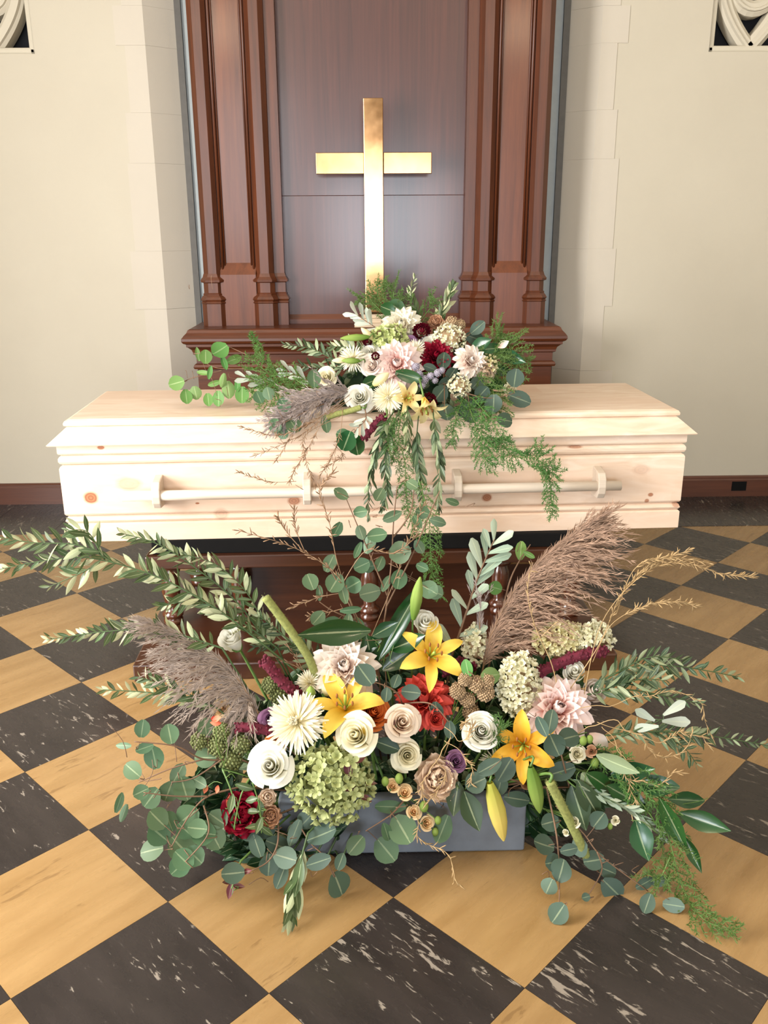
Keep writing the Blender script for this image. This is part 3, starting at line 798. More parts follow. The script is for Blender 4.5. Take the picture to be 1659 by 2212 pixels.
def hydrangea(label, zone, px, py, w, h, mat, fx=0, fz=.25, Y=None, n=90, fl_px=20, depth=.8, cat='hydrangea'):
    p = Q(zone, (px, py, Y)); k_ = mpp(p); a, b_ = w / 2 * k_, h / 2 * k_
    FLOWERS.append((px, py, zone, label)); t = new('hydrangea', label, cat, zone, p, 'hydrangeas'); f = fdir(p, fx, fz)
    x = RGT; y = UPV; z = tocam(p)
    for k in range(n):
        zz = 1 - 1.45 * (k + .5) / n; rr_ = math.sqrt(max(0, 1 - zz * zz)); az = k * 2.39996
        q = V((rr_ * math.cos(az), rr_ * math.sin(az), zz)) * R.uniform(.8, 1.08)
        pos = p + x * q.x * a + y * q.y * b_ + z * q.z * min(a, b_) * depth
        nm = (x * q.x + y * q.y + z * (q.z + .2) + V((R.uniform(-.5, .5), R.uniform(-.5, .5), R.uniform(-.5, .5)))).normalized()
        t.put('floret', R.choice(FLORETS), mat, axis_frame(pos, nm, R.uniform(0, 6), fl_px * k_ * R.uniform(.85, 1.2) * 1.02))
    cb = MB(); cb.loops([[p + x * a * .74 * math.sin(PI * i / 8) * math.cos(2 * PI * j / 12) + y * b_ * .74 * math.sin(PI * i / 8) * math.sin(2 * PI * j / 12) + z * min(a, b_) * depth * (.74 * math.cos(PI * i / 8) - .05) for j in range(12)] for i in (.2, 1, 2, 3, 4, 5, 6, 7, 7.8)])
    t.add('flower_stalks', cb, m_berry if mat in (m_hgreen, m_hgreen2) else m_celo)
    stalk(t, p - z * min(a, b_) * .3, (-f - z).normalized(), .0035); return t
def rod(label, zone, pts, wpx, mat, Y=None, name='amaranth', cat='amaranth', bumpy=True, tip=1.0):
    q = spline([Q(zone, (a[0], a[1], a[2] if len(a) > 2 else Y)) for a in pts], 8); r = wpx / 2 * mpp(q[0])
    t = new(name, label, cat, zone, q[-1], name + ' stems'); L = sum((q[i + 1] - q[i]).length for i in range(len(q) - 1))
    core = MB().tube(q, r * .8, r * .8 * tip, 9)
    if bumpy:
        nb = int(L / r * 22)
        for k in range(nb):
            i = R.random() * (len(q) - 1); c = q[int(i)].lerp(q[min(len(q) - 1, int(i) + 1)], i % 1)
            d = V((R.gauss(0, 1), R.gauss(0, 1), R.gauss(0, 1))).normalized()
            core.blob(c + d * r * R.uniform(.6, .92), r * R.uniform(.2, .34), n=5, m=3)
    else:
        for k in range(int(L / .0004)):
            i = R.random() * (len(q) - 1); c = q[int(i)].lerp(q[min(len(q) - 1, int(i) + 1)], i % 1)
            d = V((R.gauss(0, 1), R.gauss(0, 1), R.gauss(0, 1))).normalized(); s_ = d.orthogonal().normalized() * .0004
            o = c + d * r * .74; j = len(core.v)
            core.vert(o - s_); core.vert(o + s_); core.vert(o + d * r * .36); core.f.append((j, j + 1, j + 2))
    t.add('flower_spike' if bumpy else 'fuzzy_tail', core, mat)
    stalk(t, q[-1], ((q[-1] - q[-2]).normalized() - tocam(q[-1])).normalized(), .003, None, .02); return t

# ------------------------------------------------------------------ leaves on stems
def near(paths, p):
    return min((q for pt in paths for q in pt), key=lambda q: (q - p).length)
def sprig(name, label, cat, zone, paths, leaves, meshes, mat, grp, stem_r=.0022, stem_mat=None, Y=None, tilt=.45, flip=.3):
    """explicit leaves: (px, py, w, h[, angle]) as they show in the photograph, each on its own little stalk"""
    pw = [spline([Q(zone, (a[0], a[1], a[2] if len(a) > 2 else Y)) for a in pt], 8) for pt in paths]
    t = new(name, label, cat, zone, pw[0][0], grp)
    st = MB()
    for i, pt in enumerate(pw):
        st.tube(([t.b] if i == 0 else []) + pt, stem_r if i == 0 else stem_r * .8, stem_r * .45, 6)
    t.add('stem', st, stem_mat or m_twig)
    for lf in leaves:
        px, py, w_ = lf[:3]; h_ = lf[3] if len(lf) > 3 and lf[3] else w_
        ctr = Q(zone, (px, py, Y))
        nr_ = near(pw, ctr); ctr = ctr + tocam(ctr) * 0 
        if zone == 'c' and Y is None or True:
            # keep the leaf near its stem in depth
            ctr = P(px, py, max(.9, min(ctr.y, 9)) * .4 + nr_.y * .6 + R.uniform(-.015, .015))
        k_ = mpp(ctr); Ls = max(w_, h_) * k_
        if len(lf) > 4: a = math.radians(lf[4]); d2 = RGT * math.cos(a) + UPV * math.sin(a)
        else:
            d2 = ctr - nr_; d2 = RGT * d2.dot(RGT) + UPV * d2.dot(UPV)
            if d2.length < 1e-4: d2 = V((R.uniform(-1, 1), 0, -1))
            d2.normalize()
            if w_ > h_ * 1.3: d2 = RGT * (1 if d2.dot(RGT) >= 0 else -1) + UPV * d2.dot(UPV) * .5
            elif h_ > w_ * 1.2: d2 = UPV * (1 if d2.dot(UPV) >= 0 else -1) + RGT * d2.dot(RGT) * .5
        asp = min(w_, h_) / max(w_, h_)
        n_ = tocam(ctr) + V((R.uniform(-1, 1), R.uniform(-1, 1), R.uniform(-.6, 1))) * tilt
        d2 = (d2 + tocam(ctr) * R.uniform(-.35, .25)).normalized()
        if R.random() < flip: n_ = -n_
        base = ctr - d2 * Ls * .5
        lo = t.put('leaf', R.choice(meshes), mat, frame(base, d2, n_, (Ls * 1.08, Ls * (max(.42, min(1.05, asp * 1.12)) if meshes is EUC else max(.5, min(1.3, asp * 1.12 / (.46 if meshes is SAL else .34)))), Ls)))
        if (base - nr_).length > .004 and (base - nr_).length < .12:
            mid = base.lerp(nr_, .5) - d2 * .01
            t.add('leaf_stalk', MB().tube(spline([nr_, mid, base], 3), .0009, .0007, 4), stem_mat or m_twig, parent=lo)
    return t
def branch(name, label, cat, zone, paths, meshes, mat, grp, n=30, size=.03, ang=45, stem_r=.0022, stem_mat=None, Y=None, face=.5, flip=.5, start=.15, taper=.5, pet=.0):
    pw = [spline([Q(zone, (a[0], a[1], a[2] if len(a) > 2 else Y)) for a in pt], 10) for pt in paths]
    t = new(name, label, cat, zone, pw[0][0], grp)
    lens = [sum((q[i + 1] - q[i]).length for i in range(len(q) - 1)) for q in pw]
    st = MB()
    for i, q in enumerate(pw): st.tube(([t.b] if i == 0 else []) + q, stem_r * (1 if i == 0 else .7), stem_r * .35, 6)
    t.add('stem', st, stem_mat or m_twig)
    for q, L in zip(pw, lens):
        m = max(3, int(n * (1.35 if name == 'olive_branch' else 1) * L / sum(lens)))
        for k in range(m):
            s = start + (1 - start) * (k + R.uniform(.2, .8)) / m; i = s * (len(q) - 1); i0 = min(int(i), len(q) - 2)
            p = q[i0].lerp(q[i0 + 1], i - i0); tg = (q[i0 + 1] - q[i0]).normalized()
            sd = tg.cross(tocam(p)).normalized() * (1 if k % 2 else -1)
            a = math.radians(ang * R.uniform(.6, 1.25)) * (1 - .45 * max(0, s - .8) / .2)
            d = tg * math.cos(a) + sd * math.sin(a) + tocam(p) * R.uniform(-.5, .5) * .7
            n_ = tocam(p) * face + V((R.uniform(-1, 1), R.uniform(-1, 1), R.uniform(-.5, 1))) * .6
            if R.random() < flip: n_ = -n_
            sz = size * (1.12 if name == 'olive_branch' else 1) * R.uniform(.75, 1.15) * (1 - taper * max(0, s - .55) / .45)
            pp = p + d.normalized() * pet
            e = pp + d.normalized() * sz
            if e.z < .012: d.z += (.014 - e.z) / sz
            t.put('leaf', R.choice(meshes), mat, frame(pp, d, n_, sz))
    return t
def fern(label, zone, paths, mat=None, Y=None, side=.05, dens=1.0, nl=.011, stemm=None):
    pw = [spline([Q(zone, (a[0], a[1], a[2] if len(a) > 2 else Y)) for a in pt], 8) for pt in paths]
    t = new('asparagus_fern', label, 'fern', zone, pw[0][0], 'asparagus ferns')
    st, nd = MB(), MB()
    def needles(q, step):
        for i in range(len(q) - 1):
            a, b = q[i], q[i + 1]; m = max(1, int((b - a).length / step))
            for k in range(m):
                o = a.lerp(b, k / m); tg = (b - a).normalized()
                for _ in range(3):
                    d = (tg * .6 + V((R.gauss(0, 1), R.gauss(0, 1), R.gauss(0, 1))) * .55).normalized(); e = o + d * nl * R.uniform(.6, 1.15)
                    if e.z < .004: continue
                    s_ = d.cross(tocam(o)).normalized() * .0008; j = len(nd.v)
                    nd.vert(o - s_ * .5); nd.vert(o + s_ * .5); nd.vert(o.lerp(e, .6) + s_); nd.vert(e); nd.vert(o.lerp(e, .6) - s_); nd.f.append((j, j + 1, j + 2, j + 3, j + 4))
    for i, q in enumerate(pw):
        st.tube(([t.b] if i == 0 else []) + q, .0016, .0006, 5)
        L = sum((q[k + 1] - q[k]).length for k in range(len(q) - 1)); m = max(4, int(L / .0075 * dens))
        for k in range(m):
            s = (k + .5) / m; x = s * (len(q) - 1); i0 = min(int(x), len(q) - 2); p = q[i0].lerp(q[i0 + 1], x - i0); tg = (q[i0 + 1] - q[i0]).normalized()
            sd = (tg.cross(tocam(p)).normalized() * (1 if k % 2 else -1) + V((R.uniform(-.6, .6), R.uniform(-.6, .6), R.uniform(-.5, .5)))).normalized()
            l = side * (.35 + .65 * math.sin(PI * min(1, s * .85 + .12))) * R.uniform(.6, 1.2)
            c = [p, p + (tg * .5 + sd * .8) * l * .5, p + (tg * .75 + sd * .75) * l]
            for v in c: v.z = max(v.z, .006)
            st.tube(c, .0006, .0004, 4); needles(spline(c, 3), .0034)
        needles(q[len(q) // 2:], .004)
    t.add('stem', st, stemm or m_stem); t.add('needles', nd, mat or m_fern, kind='stuff'); return t
def pampas(label, zone, path, tips, mat, n=110, hair=.016, wid=.0006, Y=None, per=26, sp=.22):
    """path runs root to tip; tips: list of picture directions the side plumes lean towards, root to tip"""
    q = spline([Q(zone, (a[0], a[1], a[2] if len(a) > 2 else Y)) for a in path], 10)
    t = new('pampas_plume', label, 'pampas grass', zone, q[0], 'pampas plumes')
    t.add('stem', MB().tube([t.b] + q, .0022, .0006, 6), m_straw2)
    b = MB()
    def hairs(pts, cnt, hl):
        for k in range(cnt):
            s = (k + R.random()) / cnt; x = s * (len(pts) - 1); i0 = min(int(x), len(pts) - 2); o = pts[i0].lerp(pts[i0 + 1], x - i0); tg = (pts[i0 + 1] - pts[i0]).normalized()
            d = (tg + V((R.gauss(0, 1), R.gauss(0, 1), R.gauss(0, 1))) * .26).normalized(); e = o + d * hl * R.uniform(.6, 1.2)
            s_ = d.cross(tocam(o)).normalized() * wid * R.uniform(.7, 1.3); j = len(b.v)
            b.vert(o - s_ * .5); b.vert(o.lerp(e, .5) - s_); b.vert(e); b.vert(o.lerp(e, .5) + s_); b.vert(o + s_ * .5); b.f.append((j, j + 1, j + 2, j + 3, j + 4))
    for k in range(n):
        s = (k + .5) / n; x = (.06 + .94 * s) * (len(q) - 1); i0 = min(int(x), len(q) - 2); p = q[i0].lerp(q[i0 + 1], x - i0); tg = (q[i0 + 1] - q[i0]).normalized()
        y = s * (len(tips) - 1); j0 = min(int(y), len(tips) - 2); f = y - j0
        dx, dy, L = [tips[j0][c] * (1 - f) + tips[j0 + 1][c] * f for c in range(3)]
        L *= mpp(p) * R.uniform(.55, 1.12); D = (RGT * dx - UPV * dy).normalized() + V((R.gauss(0, 1), R.gauss(0, 1), R.gauss(0, 1))) * sp + tocam(p) * R.uniform(-.35, .35)
        D.normalize()
        pts = [p + tg * L * .34 * (1 - (1 - u) ** 2) + D * L * .9 * u ** 1.35 for u in (0, .2, .4, .6, .8, 1)]
        b.tube(pts, .0005, .0002, 3); hairs(pts, per, hair)
    hairs(q[2:], int(n * 2), hair * 1.3)
    t.add('plume', b, mat, kind='stuff'); return t
def twigs(label, zone, paths, mat, Y=None, r=.0011, seeds=1.0, name='dried_grass', cat='dried grass', curl=0, sl=.012):
    pw = [spline([Q(zone, (a[0], a[1], a[2] if len(a) > 2 else Y)) for a in pt], 8) for pt in paths]
    if curl:
        for q in pw:
            ph = R.uniform(0, 6)
            for i, p in enumerate(q):
                k = min(1, i / 6); p += (RGT * math.sin(i * .9 + ph) + UPV * math.cos(i * .75 + ph)) * curl * k
    t = new(name, label, cat, zone, pw[0][0], cat + ' stems')
    st, sd = MB(), MB()
    for i, q in enumerate(pw):
        st.tube(([t.b] if i == 0 else []) + q, r * (1 if i == 0 else .75), r * .4, 5)
        m = int((len(q)) * 1.6 * seeds)
        for k in range(m):
            s = .35 + .65 * (k + R.random()) / m; x = s * (len(q) - 1); i0 = min(int(x), len(q) - 2); p = q[i0].lerp(q[i0 + 1], x - i0); tg = (q[i0 + 1] - q[i0]).normalized()
            d = (tg + V((R.gauss(0, 1), R.gauss(0, 1), R.gauss(0, 1))) * .45).normalized()
            sd.tube([p, p + d * sl * R.uniform(.4, 1), p + d * sl * 1.2], r * .5, r * .2, 4, rf=lambda u: r * (.5 + .5 * math.sin(PI * u)))
    t.add('stem', st, mat)
    if sd.v: t.add('seed_spikes', sd, mat)
    return t
def spray(label, zone, heads, mat, Y=None, name='spray_rose', cat='spray rose', budmat=None, buds=()):
    ps = [Q(zone, (h[0], h[1], Y)) for h in heads]
    t = new(name, label, cat, zone, ps[0], 'spray roses'); st = MB(); j = ps[0].lerp(t.b, .35)
    for h, p in zip(heads, ps):
        R_ = h[2] / 2 * mpp(p); f = fdir(p, R.uniform(-.4, .4), R.uniform(-.1, .5)); A = axis_frame(p, f, R.uniform(0, 6), R_)
        hd = t.put('bloom', CALYX, m_stem, A); [t.put('petal', me, mat, A, hd) for me in SH['small_rose'][0]]
        st.tube(spline([p - f * R_, p - f * R_ * 2, j], 4), .0012, .0016, 5)
    for x, y, d in buds:
        p = Q(zone, (x, y, Y)); st.tube(spline([p, j], 4), .001, .0014, 5)
        bb = MB().blob(p, d / 2 * mpp(p), .85, 1.15, 8, 6); t.add('bud', bb, budmat or m_budg)
    st.tube([j, t.b], .002, .0025, 6); t.add('stem', st, m_stem); return t
def cluster(label, zone, blobs, mat, name, cat, Y=None, seedr=None, n=160, stem_mat=None):
    """lumpy flower heads, each a part made of many tiny buds"""
    ps = [Q(zone, (b[0], b[1], Y)) for b in blobs]; t = new(name, label, cat, zone, ps[0], cat + ' clusters'); st = MB(); j = ps[0].lerp(t.b, .4)
    for b, p in zip(blobs, ps):
        r = b[2] / 2 * mpp(p); m = MB(); m.blob(p, r * .8, n=8, m=6)
        for k in range(n):
            zz = 1 - 2 * (k + .5) / n; q = math.sqrt(1 - zz * zz); a = k * 2.39996
            m.blob(p + V((q * math.cos(a), q * math.sin(a), zz)) * r * R.uniform(.78, 1), seedr or r * .14, n=4, m=3)
        t.add('flower_head', m, mat); st.tube(spline([p, j], 4), .0012, .0016, 5)
    st.tube([j, t.b], .002, .0025, 6); t.add('stem', st, stem_mat or m_stem); return t

# ------------------------------------------------------------------ the floor arrangement
B = bloom
B('rose', 'large open white rose at the lower left, above the green hydrangea', 'f', 583, 1655, 104, m_white, -.15, .15, 1.43)
B('rosebud', 'white rose half open beside the left pampas plume', 'f', 502, 1383, 70, m_white, -.5, .9, 1.62)
B('rose', 'white rose with a cream centre just below the left yellow lily', 'f', 768, 1588, 96, m_cream, -.3, .1, 1.44)
B('rose', 'blush white rose right of the orange ranunculus', 'f', 868, 1560, 84, m_blush, .2, .2, 1.48)
B('rose', 'pale green-cream rose under the blush rose in the middle', 'f', 880, 1632, 70, m_cream, .1, -.05, 1.46)
B('ranunculus', 'round white ranunculus beside the amber lily', 'f', 1040, 1578, 84, m_white, .1, .2, 1.48)
B('rosebud', 'white rose behind the topmost yellow lily', 'f', 918, 1350, 74, m_white, .1, .7, 1.62)
B('rosebud', 'closed white rose under the right burgundy amaranth', 'f', 1242, 1455, 64, m_white, -.1, .5, 1.58)
B('rosebud', 'blush white rose tucked behind the right pink-centred dahlia', 'f', 1277, 1495, 70, m_dblush, .5, .4, 1.57)
B('rose', 'mauve rose left of the white spider mum', 'f', 583, 1550, 48, m_mauve, 0, .2, 1.52)
B('rose', 'mauve rose below the white ranunculus', 'f', 985, 1645, 52, m_mauve, .2, .2, 1.47)
B('ranunculus', 'burnt orange ranunculus in the middle of the floor arrangement', 'f', 806, 1538, 78, m_orange, .3, .3, 1.50)
B('ranunculus', 'small apricot ranunculus between the large white rose and spider mum', 'f', 594, 1600, 42, m_apricot, 0, .2, 1.49)
B('dahlia', 'big blush dahlia under the glossy horizontal lily leaf', 'f', 745, 1440, 142, m_dblush, -.1, .35, 1.58)
B('dahlia', 'big pink-centred dahlia at the right of the floor arrangement', 'f', 1205, 1532, 146, m_dpink, .25, .35, 1.53)
B('dahlia', 'coral red dahlia below the topmost yellow lily', 'f', 915, 1512, 124, m_coral, 0, .8, 1.55)
B('rose', 'small coral rose behind the blush white rose', 'f', 942, 1552, 50, m_coral, .3, .2, 1.51)
B('carnation', 'dark crimson carnation at the lower left above the eucalyptus', 'f', 522, 1758, 100, m_crim, -.2, .0, 1.42)
B('carnation', 'ruffled blush tan carnation in the lower middle', 'f', 946, 1682, 98, m_tan, .2, .0, 1.45)
B('carnation', 'small dusky peach carnation right of the crimson one', 'f', 584, 1762, 50, m_tan2, 0, .1, 1.42)
B('carnation', 'small faded tan carnation beneath the large white rose', 'f', 578, 1722, 40, m_tan, 0, .3, 1.43)
B('rosebud', 'tiny coral bud under the left pampas plume', 'f', 466, 1556, 24, m_coral, 0, .4, 1.52)
B('rose', 'small pale peach rose half hidden under the left pampas plume', 'f', 478, 1530, 44, m_peach, -.2, .3, 1.55)
B('rose', 'small yellow-cream rose under the right dahlia', 'f', 1248, 1628, 40, m_cream, .3, .1, 1.46)
B('rosebud', 'small dusky rose bud beside the amber lily', 'f', 1183, 1650, 26, m_coral, .1, .1, 1.47)
B('rosebud', 'orange-brown rose bud under the amber lily', 'f', 1137, 1690, 36, m_tan2, 0, -.1, 1.46)
spray('cluster of four peach spray roses over the planter rim', 'f', [(848, 1698, 38), (874, 1712, 44), (894, 1753, 40), (922, 1778, 42)], m_peach, 1.43, buds=((832, 1688, 20), (862, 1682, 22), (916, 1742, 24), (946, 1772, 18), (940, 1797, 18)))
spray('stem of small cream spray rose buds at the right edge of the planter', 'f', [(1240, 1775, 30), (1222, 1798, 18), (1330, 1772, 24)], m_cream, 1.40, buds=((1318, 1785, 14),))
spray('dusky pink spray rose with round green buds beside the right salal', 'f', [(1278, 1622, 32)], m_tan2, 1.46, buds=((1285, 1648, 22), (1303, 1643, 20), (1260, 1600, 20), (1274, 1597, 18)))
lily('yellow lily at the top of the floor arrangement', 'f', 934, 1412, 150, m_lily, .25, .35, 1.57, 1.0, .5)
lily('yellow lily left of the orange ranunculus', 'f', 745, 1518, 160, m_lily, -.05, .9, 1.50, 1.05, .2)
lily('amber lily right of the white ranunculus', 'f', 1128, 1612, 152, m_lilyo, -.1, -.15, 1.46, 1.0, .8)
bud('yellow lily bud hanging in front of the planter', 'f', (1058, 1690), (1088, 1816), 40, m_budy, 1.42)
bud('green lily bud hanging below the amber lily', 'f', (1146, 1656), (1166, 1756), 34, m_budg, 1.43)
bud('tall green lily bud pointing up behind the white rose', 'f', (893, 1338), (908, 1246), 26, m_budg, 1.60)
bud('tiny green bud next to the left yellow lily', 'f', (672, 1512), (671, 1482), 22, m_budg, 1.52)
bud('small cream bud above the left yellow lily', 'f', (706, 1502), (708, 1472), 26, m_budc, 1.54)
mum('ivory spider mum left of the yellow lily', 'f', 642, 1560, 132, m_mum, -.35, .1, 1.47, 130)
mum('drooping ivory spider mum under the white ranunculus', 'f', 1068, 1642, 70, m_mum, .1, -.9, 1.48, 90)
mum('small white mum behind the burgundy amaranth', 'f', 668, 1475, 62, m_mum, .0, .3, 1.57, 60)
hydrangea('large antique green hydrangea hanging over the planter front', 'f', 716, 1692, 164, 158, m_hgreen, 0, 0, 1.44, 170, 26)
hydrangea('straw coloured panicle hydrangea right of the brown pampas plume', 'f', 1212, 1380, 120, 66, m_hyel, .2, .5, 1.62, 150, 18)
hydrangea('ivory tip of a panicle hydrangea pointing right above the amaranth', 'f', 1285, 1378, 76, 60, m_hwhite, .4, .4, 1.61, 90, 18)
hydrangea('ivory panicle hydrangea below the brown pampas plume', 'f', 1122, 1478, 84, 128, m_hwhite, .1, .3, 1.56, 160, 19)
hydrangea('small ivory hydrangea at the left foot of the brown pampas', 'f', 1026, 1392, 46, 84, m_hwhite, -.3, .4, 1.64, 70, 17)
rod('burgundy amaranth slanting up beside the ivory spider mum', 'f', [(572, 1428), (606, 1468), (655, 1512)], 30, m_amar, 1.54)
rod('burgundy amaranth reaching right under the straw hydrangea', 'f', [(1306, 1406), (1240, 1420), (1160, 1455)], 28, m_amar, 1.58)
rod('short burgundy amaranth under the left pampas plume', 'f', [(514, 1572), (550, 1572), (588, 1582)], 26, m_amar, 1.50)
rod('dark burgundy amaranth behind the topmost yellow lily', 'f', [(960, 1445), (990, 1438), (1015, 1442)], 40, m_amar, 1.62)
rod('tall velvety green tail rising at the left of the blush dahlia', 'f', [(573, 1290), (620, 1352), (664, 1416), (686, 1470)], 24, m_fuzz, 1.58, 'green_tail', 'seed tail', False)
rod('velvety green tail hanging to the floor at the right', 'f', [(1268, 1852), (1236, 1785), (1204, 1722), (1188, 1690)], 25, m_fuzz, 1.40, 'green_tail', 'seed tail', False)
cluster('tan velvety celosia cluster above the white ranunculus', 'f', [(988, 1492, 36), (1010, 1512, 34), (1030, 1478, 38), (1048, 1496, 40), (1018, 1540, 38), (1004, 1468, 30), (1052, 1470, 34)], m_celo, 'celosia', 'celosia', 1.54)
cluster('green brown seed heads at the left, above the eucalyptus', 'f', [(470, 1610, 48), (498, 1640, 54), (520, 1605, 46), (480, 1580, 40), (430, 1600, 40)], m_berry, 'seed_head', 'seed head', 1.50, None, 110)
cluster('dark green seed heads behind the left amaranth', 'f', [(605, 1500, 46), (585, 1480, 40), (625, 1520, 40)], m_berry, 'seed_head', 'seed head', 1.57, None, 110)

pampas('mauve pampas plume fanning out at the left of the floor arrangement', 'f', [(560, 1545, 1.54), (530, 1490, 1.55), (470, 1420, 1.56), (350, 1350, 1.56)], [(.0, 1, 120), (-.7, .85, 190), (-1, .55, 170), (-1, .3, 120), (-1, .1, 50)], m_plume, 185, .017, .00068, None, 40, .32)
pampas('tall brown pampas plume at the right of the floor arrangement', 'f', [(1042, 1450, 1.62), (1062, 1370, 1.63), (1112, 1275, 1.64), (1185, 1195, 1.65), (1262, 1140, 1.66)], [(1, -.05, 130), (1, .2, 190), (1, .22, 200), (1, .2, 150), (1, -.3, 50)], m_plumed, 270, .018, .0007, None, 40, .3)
pampas('thin pampas tuft standing left of the tall brown plume', 'f', [(1030, 1420, 1.64), (1036, 1360, 1.64), (1036, 1290, 1.64)], [(.1, -1, 60), (-.1, -1, 60), (0, -1, 40)], m_plumeg, 18, .014, .0006, None, 22)

OLG = 'olive branches'
def olive(label, zone, paths, n, size=.034, mat=None, **k): return branch('olive_branch', label, 'olive branch', zone, paths, OLV, mat or m_olv, OLG, n, size, stem_mat=m_stemd, **k)
olive('long olive branch reaching past the left edge of the picture', 'f', [[(640, 1450, 1.60), (500, 1338, 1.60), (400, 1275, 1.60), (310, 1235, 1.60), (190, 1205, 1.60), (90, 1212, 1.60), (-10, 1232, 1.60)], [(250, 1218, 1.60), (170, 1178, 1.60), (70, 1172, 1.60), (-15, 1158, 1.60)], [(225, 1208, 1.60), (190, 1150, 1.60), (148, 1146, 1.60)], [(215, 1215, 1.6), (170, 1240, 1.6), (105, 1268, 1.6)]], 104, .036, start=.1)
olive('olive branch arching up over the bier top rail at the left', 'f', [[(610, 1440, 1.63), (520, 1310, 1.64), (420, 1225, 1.64), (340, 1175, 1.64), (266, 1153, 1.64)], [(590, 1400, 1.63), (540, 1290, 1.64), (470, 1222, 1.64), (395, 1197, 1.64)]], 72, .034, start=.05)
olive('olive branch curving in front of the left bier leg', 'f', [[(600, 1400, 1.62), (500, 1330, 1.62), (420, 1300, 1.62), (345, 1310, 1.62)]], 34, .034, start=.05)
olive('olive branch pointing left above the mauve pampas plume', 'f', [[(480, 1400, 1.56), (350, 1362, 1.56), (230, 1364, 1.56), (102, 1382, 1.56)]], 42, .032, start=.05)
olive('low olive branch pointing left beneath the mauve pampas plume', 'f', [[(470, 1530, 1.54), (400, 1505, 1.54), (310, 1495, 1.54), (222, 1490, 1.54)], [(440, 1512, 1.54), (360, 1482, 1.54), (300, 1462, 1.54)]], 40, .032, start=.05)
olive('olive sprig behind the tall velvety green tail', 'f', [[(680, 1440, 1.63), (610, 1370, 1.63), (560, 1330, 1.63)], [(690, 1430, 1.63), (640, 1390, 1.63), (548, 1398, 1.63)]], 32, .032, m_olvd, start=.02)
olive('olive branch fanning right above the dark tiles', 'f', [[(1280, 1480, 1.57), (1370, 1440, 1.57), (1470, 1440, 1.57), (1594, 1462, 1.57)], [(1330, 1455, 1.57), (1400, 1420, 1.57), (1475, 1425, 1.57)]], 46, .034, m_olvd, start=.05)
olive('olive branch reaching right behind the blush white rose', 'f', [[(1270, 1500, 1.55), (1350, 1490, 1.55), (1430, 1502, 1.55), (1512, 1520, 1.55)], [(1300, 1490, 1.55), (1380, 1468, 1.55), (1440, 1470, 1.55)]], 42, .034, m_olvd, start=.05)
olive('long thin olive branch running out of the right edge', 'f', [[(1300, 1590, 1.50), (1400, 1580, 1.50), (1520, 1588, 1.50), (1670, 1612, 1.50)], [(1400, 1580, 1.50), (1470, 1610, 1.49), (1505, 1650, 1.48)]], 56, .030, m_olvd, start=.1)
sprig('silver_leaf_sprig', 'sprig with four broad silver leaves at the right edge of the flowers', 'sprig', 'f', [[(1320, 1600, 1.50), (1380, 1575, 1.49), (1425, 1556, 1.49)]], [(1394, 1545, 46, 22, 150), (1455, 1531, 52, 20, 32), (1458, 1559, 54, 21, -3), (1398, 1571, 48, 19, 185)], BRD, m_silver, 'silver leaf sprigs', stem_mat=m_stemd, Y=1.49, flip=0, tilt=.15)
olive('pale olive sprig drooping to the floor before the planter', 'f', [[(665, 1800, 1.40), (645, 1880, 1.36), (628, 1985, 1.33)]], 15, .058, ang=14, start=.25, flip=.7)
olive('grey twisted olive sprig trailing over the right salal leaves', 'f', [[(1210, 1670, 1.45), (1300, 1720, 1.42), (1380, 1760, 1.40), (1435, 1812, 1.39)]], 30, .03, m_sage, ang=18, start=.1)
branch('silver_leaf_sprig', 'upright silver-green sprig in front of the bier panel', 'sprig', 'f', [[(975, 1420, 1.64), (1005, 1330, 1.64), (1028, 1260, 1.65), (1050, 1205, 1.65), (1068, 1165, 1.65)]], BRD, m_sage, 'silver leaf sprigs', 17, .062, 42, .0028, start=.05, face=1.1, flip=.35, taper=.15)

EG = 'eucalyptus branches'
def euc(label, zone, paths, leaves, mat, Y=None, **k): return sprig('eucalyptus_branch', label, 'eucalyptus', zone, paths, leaves, EUC, mat, EG, Y=Y, **k)
euc('tall eucalyptus branch standing in front of the coffin', 'f', [[(815, 1430, 1.63), (832, 1330, 1.64), (845, 1220, 1.64), (850, 1130, 1.65), (858, 1050, 1.65)], [(835, 1310, 1.64), (890, 1200, 1.64), (920, 1130, 1.64), (950, 1060, 1.64)], [(838, 1290, 1.64), (800, 1200, 1.64), (770, 1130, 1.64), (745, 1070, 1.64)], [(850, 1160, 1.65), (885, 1110, 1.65), (895, 1050, 1.65)]],
    [(737, 1068, 34, 22, 150), (779, 1105, 32, 24), (820, 1069, 24, 32), (891, 1047, 24, 26), (977, 1084, 32, 16, -20), (914, 1106, 30), (946, 1126, 36, 20, -15), (902, 1127, 20, 30), (848, 1115, 42, 24), (729, 1143, 24, 34), (779, 1149, 24, 30), (813, 1157, 40, 30), (798, 1176, 28, 42), (864, 1194, 48), (783, 1221, 34), (796, 1223, 28), (820, 1219, 24, 32), (862, 1253, 40), (926, 1273, 40), (833, 1262, 18, 36), (773, 1187, 14, 36), (911, 1225, 26, 20), (800, 1280, 44), (941, 1280, 32), (905, 1180, 24, 30)], m_euc, 1.64, flip=.2, tilt=.35)
euc('eucalyptus branch with brown stems left of the tall one', 'f', [[(790, 1430, 1.62), (770, 1340, 1.62), (735, 1270, 1.62), (705, 1215, 1.62)], [(770, 1340, 1.62), (720, 1320, 1.62), (690, 1300, 1.62)]],
    [(712, 1218, 28, 38), (724, 1258, 38, 42), (764, 1263, 38), (742, 1285, 20, 40), (756, 1318, 44, 12, 5), (671, 1257, 38), (716, 1355, 46, 40, 30), (688, 1335, 34, 30), (690, 1282, 14, 32), (752, 1345, 22, 40), (775, 1350, 20, 36), (735, 1360, 30)], m_euc, 1.62, flip=.2, tilt=.35)
